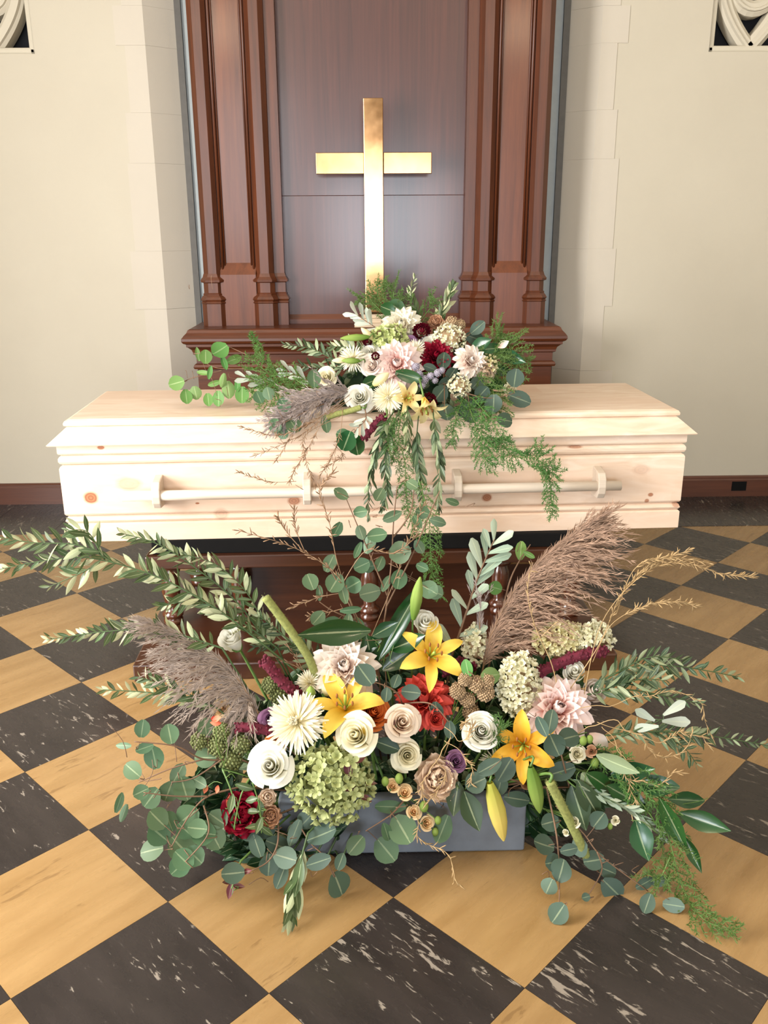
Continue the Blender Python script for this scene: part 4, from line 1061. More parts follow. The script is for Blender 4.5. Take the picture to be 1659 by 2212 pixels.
euc('eucalyptus branch spreading over the floor at the left', 'f', [[(520, 1640, 1.50), (440, 1640, 1.47), (380, 1612, 1.45), (290, 1602, 1.44)], [(440, 1640, 1.47), (370, 1660, 1.45), (300, 1690, 1.44)], [(480, 1640, 1.48), (420, 1680, 1.45), (370, 1690, 1.44)]],
    [(307, 1576, 36), (367, 1587, 40), (267, 1610, 36, 14, 175), (314, 1615, 36, 22, 200), (334, 1637, 48, 40), (287, 1665, 42), (444, 1637, 46), (384, 1673, 44, 30, 60), (444, 1572, 36), (431, 1689, 36, 24), (397, 1701, 48), (364, 1710, 46)], m_euc, None, flip=.15, tilt=.3)
euc('low eucalyptus branch drooping at the lower left corner of the planter', 'f', [[(520, 1700, 1.46), (450, 1720, 1.43), (410, 1760, 1.40), (370, 1830, 1.37)], [(450, 1720, 1.43), (380, 1720, 1.41), (310, 1712, 1.40)], [(440, 1740, 1.42), (450, 1800, 1.38), (400, 1862, 1.35)]],
    [(326, 1723, 48), (306, 1710, 32), (406, 1764, 60), (364, 1776, 36, 44), (400, 1794, 42), (340, 1770, 48), (343, 1801, 52), (328, 1836, 50), (390, 1830, 58), (397, 1858, 46), (440, 1801, 52), (462, 1808, 52), (419, 1848, 44), (257, 1736, 18, 40, 70), (268, 1754, 16, 36, 250), (390, 1870, 44), (425, 1790, 40), (470, 1770, 44)], m_euc, None, flip=.15, tilt=.3)
euc('blue-green eucalyptus hanging from the left front of the planter', 'f', [[(600, 1760, 1.44), (600, 1820, 1.40), (580, 1860, 1.38), (545, 1880, 1.36)], [(640, 1770, 1.44), (670, 1820, 1.40), (700, 1850, 1.38), (722, 1895, 1.36)]],
    [(505, 1887, 46), (556, 1830, 34, 48), (601, 1826, 60, 40, -20), (581, 1865, 44), (609, 1890, 28, 52, 250), (638, 1795, 28, 58), (693, 1805, 62, 40, 20), (691, 1861, 52, 32, 200), (732, 1910, 62, 56), (736, 1861, 24, 42), (615, 1852, 50), (660, 1775, 40), (575, 1790, 44), (540, 1795, 40)], m_eucb, None, flip=.2, tilt=.35)
euc('eucalyptus sprig hanging over the middle of the planter front', 'f', [[(880, 1720, 1.44), (850, 1755, 1.42), (830, 1770, 1.41), (790, 1795, 1.41)]],
    [(771, 1822, 36, 46, 230), (833, 1834, 54), (868, 1789, 60), (835, 1797, 24, 44), (845, 1743, 64, 28, 180), (957, 1790, 40, 60, 250)], m_euc, 1.42, flip=.1, tilt=.25)
euc('blue-green eucalyptus trailing on the floor at the right', 'f', [[(1180, 1700, 1.45), (1200, 1790, 1.40), (1208, 1870, 1.37), (1208, 1960, 1.33)], [(1200, 1740, 1.43), (1260, 1800, 1.40), (1300, 1850, 1.38), (1400, 1925, 1.36)], [(1290, 1840, 1.38), (1300, 1880, 1.37), (1270, 1935, 1.35)]],
    [(1189, 1776, 38), (1174, 1826, 40, 48), (1195, 1863, 38), (1214, 1880, 44, 50), (1185, 1917, 34, 44), (1208, 1971, 44), (1228, 1836, 36, 26), (1285, 1859, 42), (1312, 1880, 38), (1322, 1920, 54, 48), (1266, 1938, 18), (1392, 1909, 42, 24), (1422, 1903, 34, 22), (1399, 1949, 30, 40), (1453, 1955, 42, 32), (1293, 1772, 40), (1250, 1830, 40)], m_eucb, None, flip=.15, tilt=.3)
euc('blue-green eucalyptus tips in front of the pink-centred dahlia', 'f', [[(1230, 1700, 1.46), (1215, 1640, 1.44), (1200, 1580, 1.44)]],
    [(1189, 1560, 32, 50, 80), (1228, 1593, 50, 44), (1197, 1608, 44, 54), (1216, 1666, 56, 38, 200), (1172, 1570, 24, 44)], m_eucb, 1.44, flip=.1, tilt=.3)
euc('blue-green eucalyptus leaves over the planter right of the mauve rose', 'f', [[(1130, 1690, 1.46), (1090, 1680, 1.44), (1060, 1670, 1.44)]],
    [(1089, 1664, 52, 42), (1058, 1656, 54, 34, 210), (1116, 1726, 56, 34, -10), (1080, 1700, 36, 50, 260), (1030, 1690, 44)], m_eucb, 1.44, flip=.1, tilt=.3)
euc('eucalyptus leaves among the blush dahlia and coral dahlia', 'f', [[(880, 1580, 1.56), (860, 1500, 1.52), (800, 1470, 1.51)], [(870, 1520, 1.53), (930, 1520, 1.50), (970, 1560, 1.48)]],
    [(789, 1460, 48), (887, 1495, 40, 32), (943, 1533, 38, 30), (972, 1575, 24, 36), (855, 1470, 22, 34), (835, 1500, 22, 30)], m_eucb, 1.50, flip=.1, tilt=.25)
euc('two eucalyptus leaves at the foot of the brown pampas plume', 'f', [[(1030, 1520, 1.56), (1030, 1470, 1.53), (1012, 1450, 1.53)]], [(1009, 1445, 26, 36), (1060, 1459, 42, 34), (1118, 1192, 22, 38, 80)][:2], m_eucg, 1.52, flip=.1, tilt=.3)
euc('single eucalyptus tip beside the brown pampas in front of the bier rail', 'f', [[(1085, 1330, 1.66), (1100, 1260, 1.66), (1120, 1215, 1.66), (1146, 1176, 1.66)]], [(1125, 1190, 24, 40, 85), (1142, 1198, 26, 12, -30), (1070, 1270, 30), (1075, 1390, 36)], m_eucg, 1.66, flip=.1, tilt=.25)

def leafset(name, label, cat, zone, paths, leaves, mat, grp, meshes=None, **k): return sprig(name, label, cat, zone, paths, leaves, meshes or SAL, mat, grp, stem_mat=m_stem, **k)
LG = 'leafy stems'
leafset('lily_foliage', 'lily stem with a glossy horizontal leaf and an upright leaf', 'lily leaves', 'f', [[(845, 1480, 1.60), (830, 1430, 1.60), (812, 1390, 1.60)]], [(722, 1366, 160, 48, 183), (862, 1345, 30, 190, 62), (800, 1410, 40, 84, 100), (830, 1360, 60, 30, 30), (860, 1425, 80, 36, 35), (790, 1395, 76, 40, 200), (880, 1390, 80, 40, 20)], m_lilyl, LG, Y=1.59, flip=0, tilt=.25)
leafset('salal_branch', 'glossy dark salal branch spreading over the tiles at the right', 'salal', 'f', [[(1240, 1660, 1.48), (1340, 1690, 1.44), (1420, 1720, 1.42), (1470, 1760, 1.40)], [(1340, 1690, 1.44), (1390, 1740, 1.41), (1430, 1800, 1.39)]],
    [(1418, 1696, 104, 44, 175), (1474, 1728, 104, 30, 178), (1516, 1772, 104, 40, -18), (1382, 1808, 44, 84, -75), (1452, 1772, 36, 130, -60), (1492, 1838, 22, 80, -65), (1350, 1720, 100, 44, -30), (1300, 1690, 90, 40, -30), (1365, 1670, 90, 36, 5)], m_sal, LG, Y=1.42, flip=0, tilt=.25)
leafset('salal_branch', 'matt green salal leaves hanging right of the amber lily', 'salal', 'f', [[(1200, 1650, 1.48), (1230, 1690, 1.44), (1260, 1710, 1.43)]], [(1272, 1728, 46, 96, -60), (1250, 1740, 44, 90, -70), (1282, 1700, 60, 80, -50), (1330, 1650, 90, 36, -25)], m_olvd, LG, Y=1.42, flip=.3, tilt=.2)
leafset('salal_branch', 'pointed green leaf hanging over the planter beside the yellow bud', 'salal', 'f', [[(1010, 1690, 1.46), (1005, 1705, 1.44)]], [(1016, 1748, 52, 84, -70), (985, 1720, 36, 70, -100)], m_olvd, LG, Y=1.43, flip=.0, tilt=.15)
leafset('rose_leaf', 'broad dark rose leaf between the white rose and green hydrangea', 'leaves', 'f', [[(700, 1640, 1.50), (680, 1640, 1.47)]], [(664, 1645, 62, 72, 200), (836, 1610, 60, 56, 160), (690, 1610, 50, 50, 70)], m_fill, LG, Y=1.46, flip=0, tilt=.2)
leafset('maroon_sprig', 'maroon leaf sprig over the green hydrangea', 'sprig', 'f', [[(760, 1590, 1.48), (765, 1650, 1.44), (745, 1700, 1.42)]], [(735, 1720, 16, 44, 280), (790, 1690, 44, 14, -10), (752, 1660, 20, 40, 100), (775, 1640, 34, 16, 20), (760, 1700, 40, 16, 200), (730, 1690, 36, 14, 170), (790, 1725, 26, 14, -30)], m_red, LG, Y=1.42, flip=.2, tilt=.4)
leafset('maroon_sprig', 'maroon sprig drooping on the yellow tile before the planter', 'sprig', 'f', [[(520, 1860, 1.38), (510, 1890, 1.36), (500, 1920, 1.345)]], [(498, 1922, 14, 34, 260), (515, 1915, 26, 10, -10), (492, 1905, 22, 10, 190), (535, 1882, 26, 10, 10)], m_red, LG, Y=1.36, flip=.2, tilt=.4)
leafset('coral_leaf_sprig', 'small coral-tinted sprig left of the crimson carnation', 'sprig', 'f', [[(480, 1660, 1.46), (500, 1710, 1.43), (520, 1780, 1.40)]], [(444, 1704, 14, 18, 250), (470, 1704, 14, 18, 260), (496, 1734, 20, 30, 90), (470, 1553, 26, 12, 10), (466, 1562, 24, 24, 180)], petal_mat('coral_leaf', (206, 92, 62), (226, 128, 96)), LG, Y=1.43, flip=.2, tilt=.4)
leafset('green_sprig', 'thin green leafy sprig over the crimson carnation', 'sprig', 'f', [[(540, 1680, 1.44), (520, 1720, 1.41), (505, 1790, 1.39)], [(545, 1690, 1.43), (560, 1740, 1.41), (565, 1800, 1.39)]], [(528, 1700, 40, 18, -20), (500, 1735, 16, 40, 260), (505, 1770, 14, 36, 90), (545, 1728, 30, 14, 10), (562, 1745, 14, 34, 270), (545, 1752, 34, 14, 175), (560, 1780, 14, 36, 250), (575, 1795, 40, 14, -40), (548, 1786, 34, 12, 190)], m_olv, LG, Y=1.40, flip=.1, tilt=.4)
leafset('blush_leaf', 'pale blush leaf curling out right of the pink-centred dahlia', 'leaf', 'f', [[(1240, 1590, 1.5), (1268, 1582, 1.48)]], [(1296, 1600, 60, 30, -35)], m_dblush, LG, Y=1.47, flip=0, tilt=.2)
# the dense green filling between the flowers, each stem in the foam
fills = [(470, 1660), (430, 1740), (520, 1720), (560, 1640), (620, 1690), (600, 1540), (660, 1600), (640, 1750), (700, 1560), (730, 1620), (770, 1500), (790, 1700), (830, 1650), (860, 1460), (900, 1590), (930, 1640), (960, 1480), (990, 1580), (1010, 1690), (1050, 1530), (1080, 1600), (1100, 1540), (1110, 1680), (1150, 1500), (1160, 1650), (1180, 1720), (1230, 1650), (1240, 1560), (1290, 1620), (1320, 1690), (540, 1580), (680, 1470), (1060, 1720), (900, 1720), (760, 1750), (680, 1770), (470, 1790), (520, 1820), (570, 1800), (620, 1800), (660, 1800), (710, 1800), (600, 1740), (1170, 1760), (800, 1715), (870, 1690), (940, 1735), (1000, 1715), (1060, 1700), (1110, 1715), (840, 1740), (980, 1640), (1150, 1580), (1080, 1470), (1030, 1460), (960, 1430), (1180, 1450), (870, 1430), (720, 1510), (620, 1470), (1230, 1470), (1100, 1440), (1000, 1420), (540, 1540), (1140, 1620), (1230, 1740), (1280, 1720), (420, 1680), (480, 1720)]
for i, (x, y) in enumerate(fills):
    o = branch('foliage_stem', filler_label('f', x, y), 'foliage', 'f', [[(x * .7 + 240, y + 60, 1.60), (x * .93 + 55, y + 20, Yz('f', y) + .09), (x, y, Yz('f', y) + .06)]], SAL, m_fill if i % 3 else m_olvd, 'filler foliage', 17, .058, 60, stem_mat=m_stemd, start=.25, face=.9, flip=.2, taper=.2)

FS = 'asparagus ferns'
fern('asparagus fern trailing across the floor at the lower right', 'f', [[(1330, 1650, 1.46), (1420, 1740, 1.41), (1450, 1830, 1.38), (1475, 1920, 1.345), (1520, 1985, 1.31), (1588, 2015, 1.29)], [(1452, 1840, 1.38), (1430, 1890, 1.36), (1415, 1900, 1.355)]], None, None, .05, 1.2)
fern('asparagus fern lying over the salal leaves at the right', 'f', [[(1270, 1620, 1.48), (1340, 1660, 1.44), (1400, 1720, 1.41), (1440, 1780, 1.39)]], None, None, .06, 1.0)
fern('wisp of asparagus fern just left of the amber lily', 'f', [[(1080, 1700, 1.47), (1075, 1600, 1.47), (1085, 1560, 1.48)]], None, None, .03, .8)
def tw(*a, **k): return twigs(*a, **k)
tw('golden dried grass arching to the right over the tiles', 'f', [[(1195, 1540, 1.55), (1290, 1400, 1.56), (1340, 1290, 1.57), (1400, 1225, 1.57), (1490, 1188, 1.57)], [(1260, 1510, 1.55), (1300, 1345, 1.56), (1390, 1240, 1.57), (1470, 1215, 1.57), (1560, 1240, 1.57), (1625, 1245, 1.57)], [(1280, 1430, 1.56), (1320, 1350, 1.56), (1390, 1310, 1.56), (1450, 1300, 1.56), (1502, 1308, 1.56)], [(1330, 1330, 1.57), (1370, 1230, 1.57), (1440, 1205, 1.57), (1530, 1215, 1.57)]], m_straw, r=.0012, seeds=1.6)
tw('straw stem rising in front of the brown pampas plume', 'f', [[(1208, 1500, 1.54), (1190, 1430, 1.55), (1155, 1350, 1.55), (1140, 1280, 1.55), (1150, 1215, 1.55)], [(1170, 1375, 1.55), (1200, 1345, 1.55)]], m_straw, r=.0012, seeds=.2)
tw('curly straw twigs at the right of the pink-centred dahlia', 'f', [[(1270, 1570, 1.48), (1330, 1560, 1.46), (1390, 1600, 1.45), (1440, 1640, 1.45), (1500, 1590, 1.45)], [(1300, 1570, 1.47), (1340, 1620, 1.44), (1360, 1680, 1.42), (1420, 1690, 1.41), (1470, 1665, 1.41)], [(1310, 1590, 1.46), (1345, 1640, 1.44), (1365, 1700, 1.42), (1368, 1760, 1.40)], [(1290, 1560, 1.48), (1420, 1600, 1.46), (1480, 1580, 1.46), (1535, 1610, 1.46)], [(1250, 1530, 1.5), (1330, 1520, 1.5), (1400, 1500, 1.5), (1500, 1505, 1.5), (1535, 1590, 1.5)]], m_straw, r=.0011, seeds=.7, curl=.004)
tw('brown seeded twigs reaching left in front of the coffin', 'f', [[(830, 1420, 1.62), (770, 1330, 1.62), (730, 1245, 1.62), (640, 1185, 1.62), (515, 1146, 1.62)], [(770, 1330, 1.62), (730, 1220, 1.63), (712, 1130, 1.63), (690, 1060, 1.63), (720, 1020, 1.63)], [(745, 1280, 1.62), (690, 1290, 1.62), (630, 1312, 1.62)], [(760, 1310, 1.62), (700, 1325, 1.62), (670, 1332, 1.62)], [(655, 1190, 1.62), (620, 1150, 1.62), (600, 1115, 1.62)], [(660, 1195, 1.62), (640, 1145, 1.62), (635, 1100, 1.62)], [(740, 1260, 1.62), (790, 1190, 1.62), (850, 1195, 1.62), (900, 1160, 1.62)], [(800, 1380, 1.62), (850, 1260, 1.63), (880, 1180, 1.63), (915, 1090, 1.63)]], m_straw2, r=.0013, seeds=.8)
tw('curly pale twigs hanging over the middle of the planter', 'f', [[(975, 1590, 1.46), (945, 1640, 1.43), (920, 1680, 1.42), (905, 1740, 1.41), (905, 1810, 1.40), (960, 1840, 1.38), (992, 1915, 1.35)], [(960, 1570, 1.46), (1000, 1600, 1.44), (1020, 1570, 1.44), (1000, 1560, 1.44)], [(940, 1640, 1.43), (960, 1680, 1.42), (920, 1740, 1.41)], [(960, 1600, 1.45), (1010, 1640, 1.43), (1020, 1690, 1.42)]], m_straw, r=.0011, seeds=.8, curl=.003)
tw('thin tan roots showing behind the left amaranth', 'f', [[(700, 1480, 1.6), (640, 1440, 1.6), (600, 1420, 1.6)], [(660, 1460, 1.6), (640, 1420, 1.6), (625, 1400, 1.6)]], m_straw2, r=.001, seeds=.5)

# ------------------------------------------------------------------ the spray on the coffin lid
B('dahlia', 'cream dahlia at the top of the coffin spray', 'c', 868, 702, 88, m_dcream, -.1, .5)
B('ball_dahlia', 'burgundy ball dahlia at the top of the coffin spray', 'c', 911, 716, 52, m_burg, .1, .4, 2.70)
B('rose', 'light mauve rose between the lime hydrangea and white ranunculus', 'c', 886, 743, 40, m_mauve2, 0, .3, 2.68)
B('ranunculus', 'round white ranunculus behind the crimson dahlia', 'c', 930, 744, 54, m_white, 0, .5, 2.68)
B('dahlia', 'open crimson dahlia at the centre right of the coffin spray', 'c', 942, 770, 80, m_crim, .2, .6, 2.64)
B('dahlia', 'large pink dahlia at the centre of the coffin spray', 'c', 858, 786, 106, m_dpink, -.05, .3, 2.60)
B('rose', 'blush white rose left of the large pink dahlia', 'c', 802, 790, 54, m_dblush, -.3, .2, 2.60)
B('rose', 'white rose behind the pink dahlia at the upper left', 'c', 796, 764, 52, m_white, -.3, .4, 2.65)
mum('white mum at the left of the coffin spray', 'c', 762, 775, 62, m_mum, -.5, .4, 2.62, 70)
mum('small white mum above the large pink dahlia', 'c', 897, 757, 48, m_mum, .1, .5, 2.64, 60)
B('ball_dahlia', 'tiny burgundy pompon on the blush white rose', 'c', 811, 769, 24, m_burg, 0, .3, 2.57)
B('ball_dahlia', 'small burgundy pompon above the white mum', 'c', 794, 738, 26, m_burg, -.2, .3, 2.66)
B('dahlia', 'dusty pink dahlia at the right of the coffin spray', 'c', 1016, 780, 74, m_dblush, .5, .4, 2.60)
B('carnation', 'drooping pale pink carnation below the dusty pink dahlia', 'c', 1046, 806, 56, m_tan, .4, -.3, 2.60)
B('rose', 'open white rose low at the left of the coffin spray', 'c', 776, 857, 66, m_white, -.1, .2, 2.50)
B('rose', 'cream-green rose beside the grey pampas', 'c', 704, 815, 48, m_cream, -.2, .3, 2.60)
B('rose', 'small peach cream rose at the right end of the spray', 'c', 1102, 838, 30, m_cream, .4, .2, 2.58)
B('carnation', 'dusky orange carnation behind the burgundy ball dahlia', 'c', 942, 694, 34, m_tan2, .1, .5, 2.76)
B('ball_dahlia', 'dark burgundy dahlia behind the pale lily', 'c', 926, 868, 50, m_burg, .3, -.2, 2.53)
mum('ivory spider mum low in the middle of the coffin spray', 'c', 838, 858, 74, m_mum, 0, -.1, 2.50, 90)
hydrangea('lime green hydrangea at the upper left of the coffin spray', 'c', 840, 729, 74, 52, m_hgreen2, 0, .5, 2.67, 70, 15)
hydrangea('ivory hydrangea right of the burgundy ball dahlia', 'c', 970, 731, 66, 56, m_hwhite, .2, .4, 2.68, 70, 12)
hydrangea('small ivory hydrangea low at the right of the coffin spray', 'c', 992, 832, 46, 40, m_hwhite, .3, .1, 2.55, 40, 12)
hydrangea('pale hydrangea beside the dusty pink dahlia', 'c', 1052, 790, 44, 52, m_hyel, .4, .3, 2.62, 40, 12)
cluster('tan celosia behind the ivory hydrangea', 'c', [(976, 698, 30), (994, 702, 24), (962, 704, 22)], m_celo, 'celosia', 'celosia', 2.74, None, 100)
cluster('lavender statice sprays in the middle of the coffin spray', 'c', [(898, 792, 18), (905, 808, 18), (917, 820, 20), (930, 812, 16), (912, 832, 16), (945, 806, 18), (900, 822, 14), (955, 800, 14), (940, 822, 14)], m_lav, 'statice', 'statice', 2.54, None, 60)
lily('yellow lily turned sideways in the coffin spray', 'c', 882, 860, 78, m_lilyp, .5, .2, 2.48, .9, .3)
lily('pale yellow lily hanging its head over the coffin edge', 'c', 920, 880, 108, m_lilyp, .3, -1.3, 2.45, .5, .1)
bud('green lily bud pointing left at the upper left of the spray', 'c', (798, 728), (735, 731), 16, m_budg, 2.64)
bud('cream lily bud pointing left above the green one', 'c', (806, 734), (780, 708), 16, m_budc, 2.66)
bud('green lily bud pointing left beside the white mum', 'c', (778, 780), (738, 779), 14, m_budg, 2.58)
bud('peach lily bud lying beside the green lily bud', 'c', (752, 778), (717, 779), 14, m_budc, 2.59)
bud('fat white lily bud above the ivory spider mum', 'c', (806, 832), (840, 806), 24, m_budc, 2.51)
rod('burgundy amaranth hanging over the coffin edge', 'c', [(786, 946), (806, 922), (828, 900)], 20, m_amar, 2.44)
rod('green velvety tail lying along the coffin edge', 'c', [(706, 902), (730, 894), (755, 888), (780, 880)], 16, m_fuzz, 2.46, 'green_tail', 'seed tail', False)
pampas('grey pampas plume lying along the coffin lid', 'c', [(770, 845, 2.53), (730, 848, 2.50), (680, 866, 2.475), (612, 902, 2.46)], [(-1, .1, 60), (-1, .4, 90), (-1, .5, 80), (-1, .5, 45)], m_plumeg, 200, .016, .0009, None, 36, .45)
def oc(label, paths, n, size=.034, mat=None, **k): return olive(label, 'c', paths, n, size, mat, **k)
oc('olive strand hanging furthest left down the coffin front', [[(850, 890, 2.46), (826, 930, 2.42), (808, 990, 2.42), (796, 1060, 2.42), (796, 1118, 2.42)]], 34, .042, m_olvd, ang=20, start=.1)
oc('olive strand hanging between the two leftmost fern trails', [[(862, 890, 2.46), (840, 940, 2.42), (832, 1000, 2.42), (836, 1060, 2.42), (826, 1100, 2.42)]], 30, .042, m_olvd, ang=20, start=.1)
oc('pale olive strand under the hanging lily', [[(880, 880, 2.46), (880, 920, 2.42), (884, 965, 2.42)]], 15, .04, ang=18, start=.1)
oc('olive strand hanging just left of the third handle bracket', [[(935, 880, 2.46), (940, 940, 2.42), (950, 1000, 2.42), (946, 1060, 2.42), (948, 1095, 2.42)]], 30, .044, m_olvd, ang=20, start=.1)
oc('olive strand hanging right of the middle fern trail', [[(905, 890, 2.46), (900, 960, 2.42), (908, 1030, 2.42), (914, 1100, 2.42)]], 24, .042, m_olvd, ang=20, start=.2)
oc('olive branch pointing left above the cream-green rose', [[(790, 800, 2.64), (720, 775, 2.66), (670, 752, 2.68), (618, 746, 2.68)], [(760, 790, 2.64), (700, 795, 2.66), (645, 790, 2.68)]], 44, .038, m_olvd, start=.1)
oc('olive branch pointing left beside the green lily bud', [[(800, 770, 2.66), (760, 752, 2.66), (715, 748, 2.68)]], 20, .04, start=.1)
oc('olive sprig standing up in the middle behind the spray', [[(912, 720, 2.78), (905, 680, 2.79), (888, 640, 2.80), (896, 598, 2.80)]], 22, .034, ang=32, start=.1)
oc('olive sprig standing up at the right behind the spray', [[(950, 720, 2.78), (952, 680, 2.79), (968, 640, 2.80), (980, 618, 2.80)]], 26, .04, ang=30, start=.1)
branch('silver_leaf_sprig', 'silver leaves pointing left below the cross foot', 'sprig', 'c', [[(830, 720, 2.72), (800, 700, 2.73), (770, 680, 2.74)]], BRD, m_silver, 'silver leaf sprigs', 9, .048, 40, start=.3, face=1, flip=.3, taper=0)
branch('silver_leaf_sprig', 'silver leaves lying on the lid beside the left fern tuft', 'sprig', 'c', [[(640, 840, 2.62), (580, 832, 2.63), (530, 815, 2.64)], [(700, 840, 2.6), (650, 815, 2.62), (620, 800, 2.63)]], BRD, m_silver, 'silver leaf sprigs', 16, .046, 30, start=.2, face=1, flip=.3, taper=0)
branch('silver_leaf_sprig', 'silver sprig dangling below the open white rose', 'sprig', 'c', [[(788, 882, 2.47), (790, 905, 2.43), (772, 925, 2.42)]], BRD, m_silver, 'silver leaf sprigs', 7, .036, 50, start=.3, face=1, flip=.3, taper=0)
euc('fresh green eucalyptus reaching left along the coffin lid', 'c', [[(690, 830, 2.62), (600, 805, 2.65), (540, 770, 2.67), (492, 748, 2.68)], [(610, 815, 2.64), (540, 798, 2.66), (470, 795, 2.67), (430, 775, 2.68)], [(480, 800, 2.66), (420, 815, 2.66), (395, 825, 2.66)]],
    [(476, 757, 38), (444, 772, 28), (428, 766, 9, 28, 100), (484, 785, 12, 34, 285), (505, 777, 32, 20, 20), (383, 827, 32), (402, 857, 24, 32), (422, 848, 24, 28), (441, 806, 28, 9, 175), (453, 806, 10, 28, 80), (450, 863, 20, 28), (464, 828, 28, 13, 200), (482, 822, 14, 32, 260), (494, 840, 26, 36), (473, 860, 24, 32), (523, 852, 28, 34), (514, 831, 13, 32)], m_eucg, 2.64, flip=.1, tilt=.35)
euc('eucalyptus leaves under the grey pampas plume', 'c', [[(740, 860, 2.52), (680, 880, 2.46), (620, 910, 2.44), (590, 925, 2.44)]], [(678, 819, 28, 36), (615, 875, 30), (595, 920, 28, 32), (634, 920, 36, 32), (610, 935, 26), (704, 914, 22, 36), (560, 860, 26), (580, 850, 24, 30)], m_euc, 2.46, flip=.1, tilt=.3)
euc('dark rounded leaves hanging at the lower left of the spray', 'c', [[(790, 900, 2.46), (765, 935, 2.43)]], [(749, 952, 44, 46, 250), (768, 959, 40, 44, 280), (742, 940, 30, 30, 160)], m_sal, 2.43, flip=0, tilt=.25)
euc('eucalyptus branch at the right of the coffin spray', 'c', [[(960, 830, 2.58), (1010, 850, 2.54), (1060, 860, 2.52), (1110, 850, 2.52)], [(1010, 850, 2.54), (1015, 880, 2.50), (1020, 900, 2.47)], [(960, 830, 2.57), (960, 870, 2.50), (960, 890, 2.47)]],
    [(957, 780, 34, 30), (930, 795, 30, 19), (963, 827, 32, 21), (1002, 885, 26, 32), (1017, 900, 34), (1067, 873, 36, 42), (1120, 861, 48, 36, -20), (1090, 907, 34, 38), (975, 810, 32, 28), (990, 843, 26, 36), (1008, 840, 16, 32), (1112, 819, 38), (1020, 870, 28, 11, 10), (963, 891, 38), (951, 849, 36), (1040, 850, 34), (1030, 828, 30)], m_eucb, None, flip=.1, tilt=.3)
euc('eucalyptus tip sticking out at the upper right of the spray', 'c', [[(985, 740, 2.70), (1010, 725, 2.70), (1020, 715, 2.70)]], [(1031, 709, 36, 25, 40), (1024, 730, 38, 30, -20)], m_eucb, 2.70, flip=0, tilt=.2)
euc('dark glossy leaf below the large pink dahlia', 'c', [[(850, 815, 2.56), (860, 808, 2.54)]], [(882, 812, 58, 26, -15), (800, 825, 40, 26, 200), (855, 664, 40, 36, 150)][:2], m_sal, 2.53, flip=0, tilt=.2)
euc('round green leaf in front of the cross foot', 'c', [[(880, 700, 2.76), (870, 680, 2.77)]], [(856, 664, 42, 36, 150), (838, 668, 30, 26, 160)], m_sal, 2.77, flip=0, tilt=.3)
leafset('leather_leaf', 'glossy green leaves at the far right of the coffin spray', 'leaves', 'c', [[(1020, 790, 2.64), (1060, 765, 2.64), (1110, 775, 2.64)]], [(1060, 752, 70, 24, 10), (1100, 770, 74, 26, -20), (1040, 745, 50, 26, 20), (1080, 800, 50, 24, -10), (1070, 830, 50, 26, -25)], m_sal, LG, Y=2.63, flip=0, tilt=.3)
leafset('blush_leaf', 'pale blush petal leaf at the right end above the fern', 'leaf', 'c', [[(1060, 770, 2.64), (1072, 752, 2.64)]], [(1086, 744, 26, 22, 30)], m_dblush, LG, Y=2.63, flip=0, tilt=.2)
for i, (x, y) in enumerate([(790, 800), (830, 830), (870, 840), (910, 840), (950, 830), (990, 800), (1020, 840), (1050, 820), (960, 760), (900, 760), (850, 750), (800, 750), (760, 810), (720, 840), (940, 880), (980, 880), (860, 890), (820, 890), (1060, 780), (1000, 760), (700, 850), (1050, 880)]):
    yy = min(2.72, Yz('c', y) + .05)
    branch('foliage_stem', filler_label('c', x, y), 'foliage', 'c', [[(x * .6 + 350, y + 10, 2.70), (x * .9 + 90, y + 5, yy + .03), (x, y, yy)]], SAL, m_fill if i % 3 else m_olvd, 'filler foliage', 13, .055, 60, stem_mat=m_stemd, start=.2, face=.9, flip=.2, taper=.2)
fern('bushy asparagus fern tuft lying on the lid at the left', 'c', [[(690, 835, 2.60), (640, 835, 2.62), (590, 845, 2.62), (545, 850, 2.63)], [(660, 835, 2.60), (620, 810, 2.62), (580, 815, 2.62), (545, 830, 2.63)], [(640, 830, 2.62), (600, 850, 2.58), (560, 865, 2.58)], [(600, 820, 2.62), (560, 790, 2.63), (545, 770, 2.63)]], None, None, .06, 1.3)
fern('asparagus fern sprig sticking up at the far left of the spray', 'c', [[(600, 810, 2.64), (568, 775, 2.66), (556, 745, 2.67), (544, 722, 2.67)]], None, None, .018, .9, .014)
fern('asparagus fern standing before the foot of the cross', 'c', [[(850, 720, 2.78), (830, 670, 2.80), (815, 635, 2.80), (820, 608, 2.80)], [(840, 690, 2.79), (800, 650, 2.80), (775, 645, 2.80)], [(835, 680, 2.79), (850, 640, 2.80), (845, 612, 2.80)]], None, None, .05, 1.3)
fern('asparagus fern behind the spray right of the cross', 'c', [[(890, 720, 2.78), (880, 670, 2.79), (860, 640, 2.80)], [(900, 700, 2.78), (930, 665, 2.79), (940, 645, 2.80)]], None, None, .05, 1.1)
fern('large asparagus fern at the right end of the coffin spray', 'c', [[(1010, 820, 2.60), (1060, 770, 2.62), (1100, 760, 2.63), (1145, 782, 2.63)], [(1030, 800, 2.60), (1080, 800, 2.61), (1115, 830, 2.60)], [(1020, 810, 2.60), (1070, 740, 2.64), (1085, 722, 2.65)], [(1030, 810, 2.58), (1060, 850, 2.55), (1075, 890, 2.50)]], None, None, .07, 1.5)
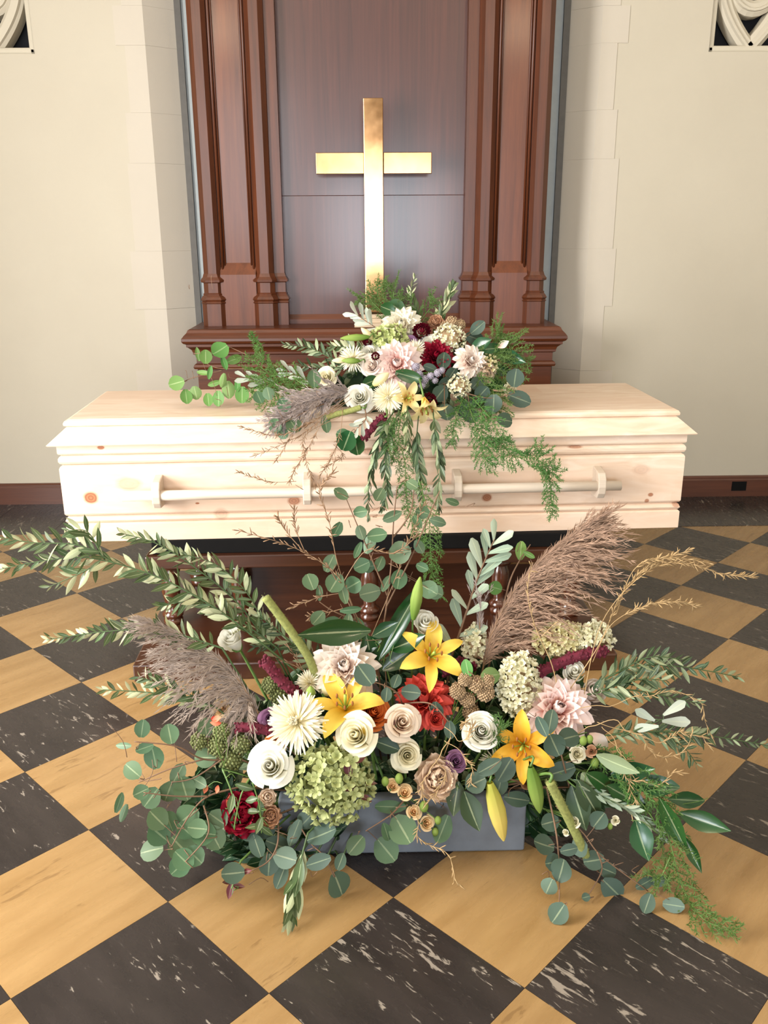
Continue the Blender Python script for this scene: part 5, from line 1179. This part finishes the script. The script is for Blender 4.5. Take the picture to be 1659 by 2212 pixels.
fern('long asparagus fern trailing down the coffin front over the handle rail at the right', 'c', [[(1020, 860, 2.52), (1060, 905, 2.43), (1085, 955, 2.41), (1110, 985, 2.41), (1160, 992, 2.41), (1185, 1020, 2.41), (1190, 1070, 2.41), (1194, 1112, 2.41)], [(1040, 890, 2.44), (1040, 940, 2.41), (1045, 985, 2.41), (1065, 1005, 2.41)], [(1160, 992, 2.41), (1170, 970, 2.41)], [(1185, 1025, 2.41), (1210, 1005, 2.41)]], None, None, .05, 1.4)
fern('asparagus fern hanging below the eucalyptus at the right of the lily', 'c', [[(1000, 860, 2.52), (985, 905, 2.43), (975, 960, 2.41)], [(1010, 870, 2.50), (1030, 920, 2.42), (1060, 960, 2.41), (1100, 950, 2.41)]], m_fern, None, .04, 1.3)
fern('asparagus fern trail hanging in the middle of the coffin front', 'c', [[(870, 890, 2.46), (860, 940, 2.42), (875, 1000, 2.42), (878, 1070, 2.42), (890, 1130, 2.40), (915, 1180, 2.38)], [(850, 900, 2.44), (838, 950, 2.41), (850, 1000, 2.41)]], None, None, .04, 1.3)
fern('asparagus fern tail hanging below the coffin in front of the bier', 'c', [[(905, 1040, 2.41), (925, 1110, 2.39), (930, 1180, 2.36), (935, 1240, 2.34), (950, 1290, 2.33)]], None, None, .045, 1.2)
tw('dried brown grass hanging over the coffin front at the left', 'c', [[(770, 840, 2.52), (720, 880, 2.46), (650, 925, 2.43), (590, 940, 2.42), (522, 922, 2.42)], [(740, 870, 2.48), (690, 910, 2.43), (640, 945, 2.42), (548, 985, 2.42)], [(745, 868, 2.48), (680, 910, 2.43), (640, 930, 2.42), (596, 996, 2.42)], [(760, 860, 2.48), (700, 910, 2.43), (670, 960, 2.42), (640, 1010, 2.42), (625, 1040, 2.42)], [(740, 880, 2.46), (736, 930, 2.42), (720, 980, 2.42), (690, 1030, 2.42)], [(735, 900, 2.44), (660, 940, 2.42), (660, 990, 2.42), (680, 1050, 2.42)], [(640, 1040, 2.42), (580, 1040, 2.42), (515, 1020, 2.42)], [(720, 960, 2.42), (740, 985, 2.42), (700, 1010, 2.42)]], m_straw2, r=.0012, seeds=1.2)
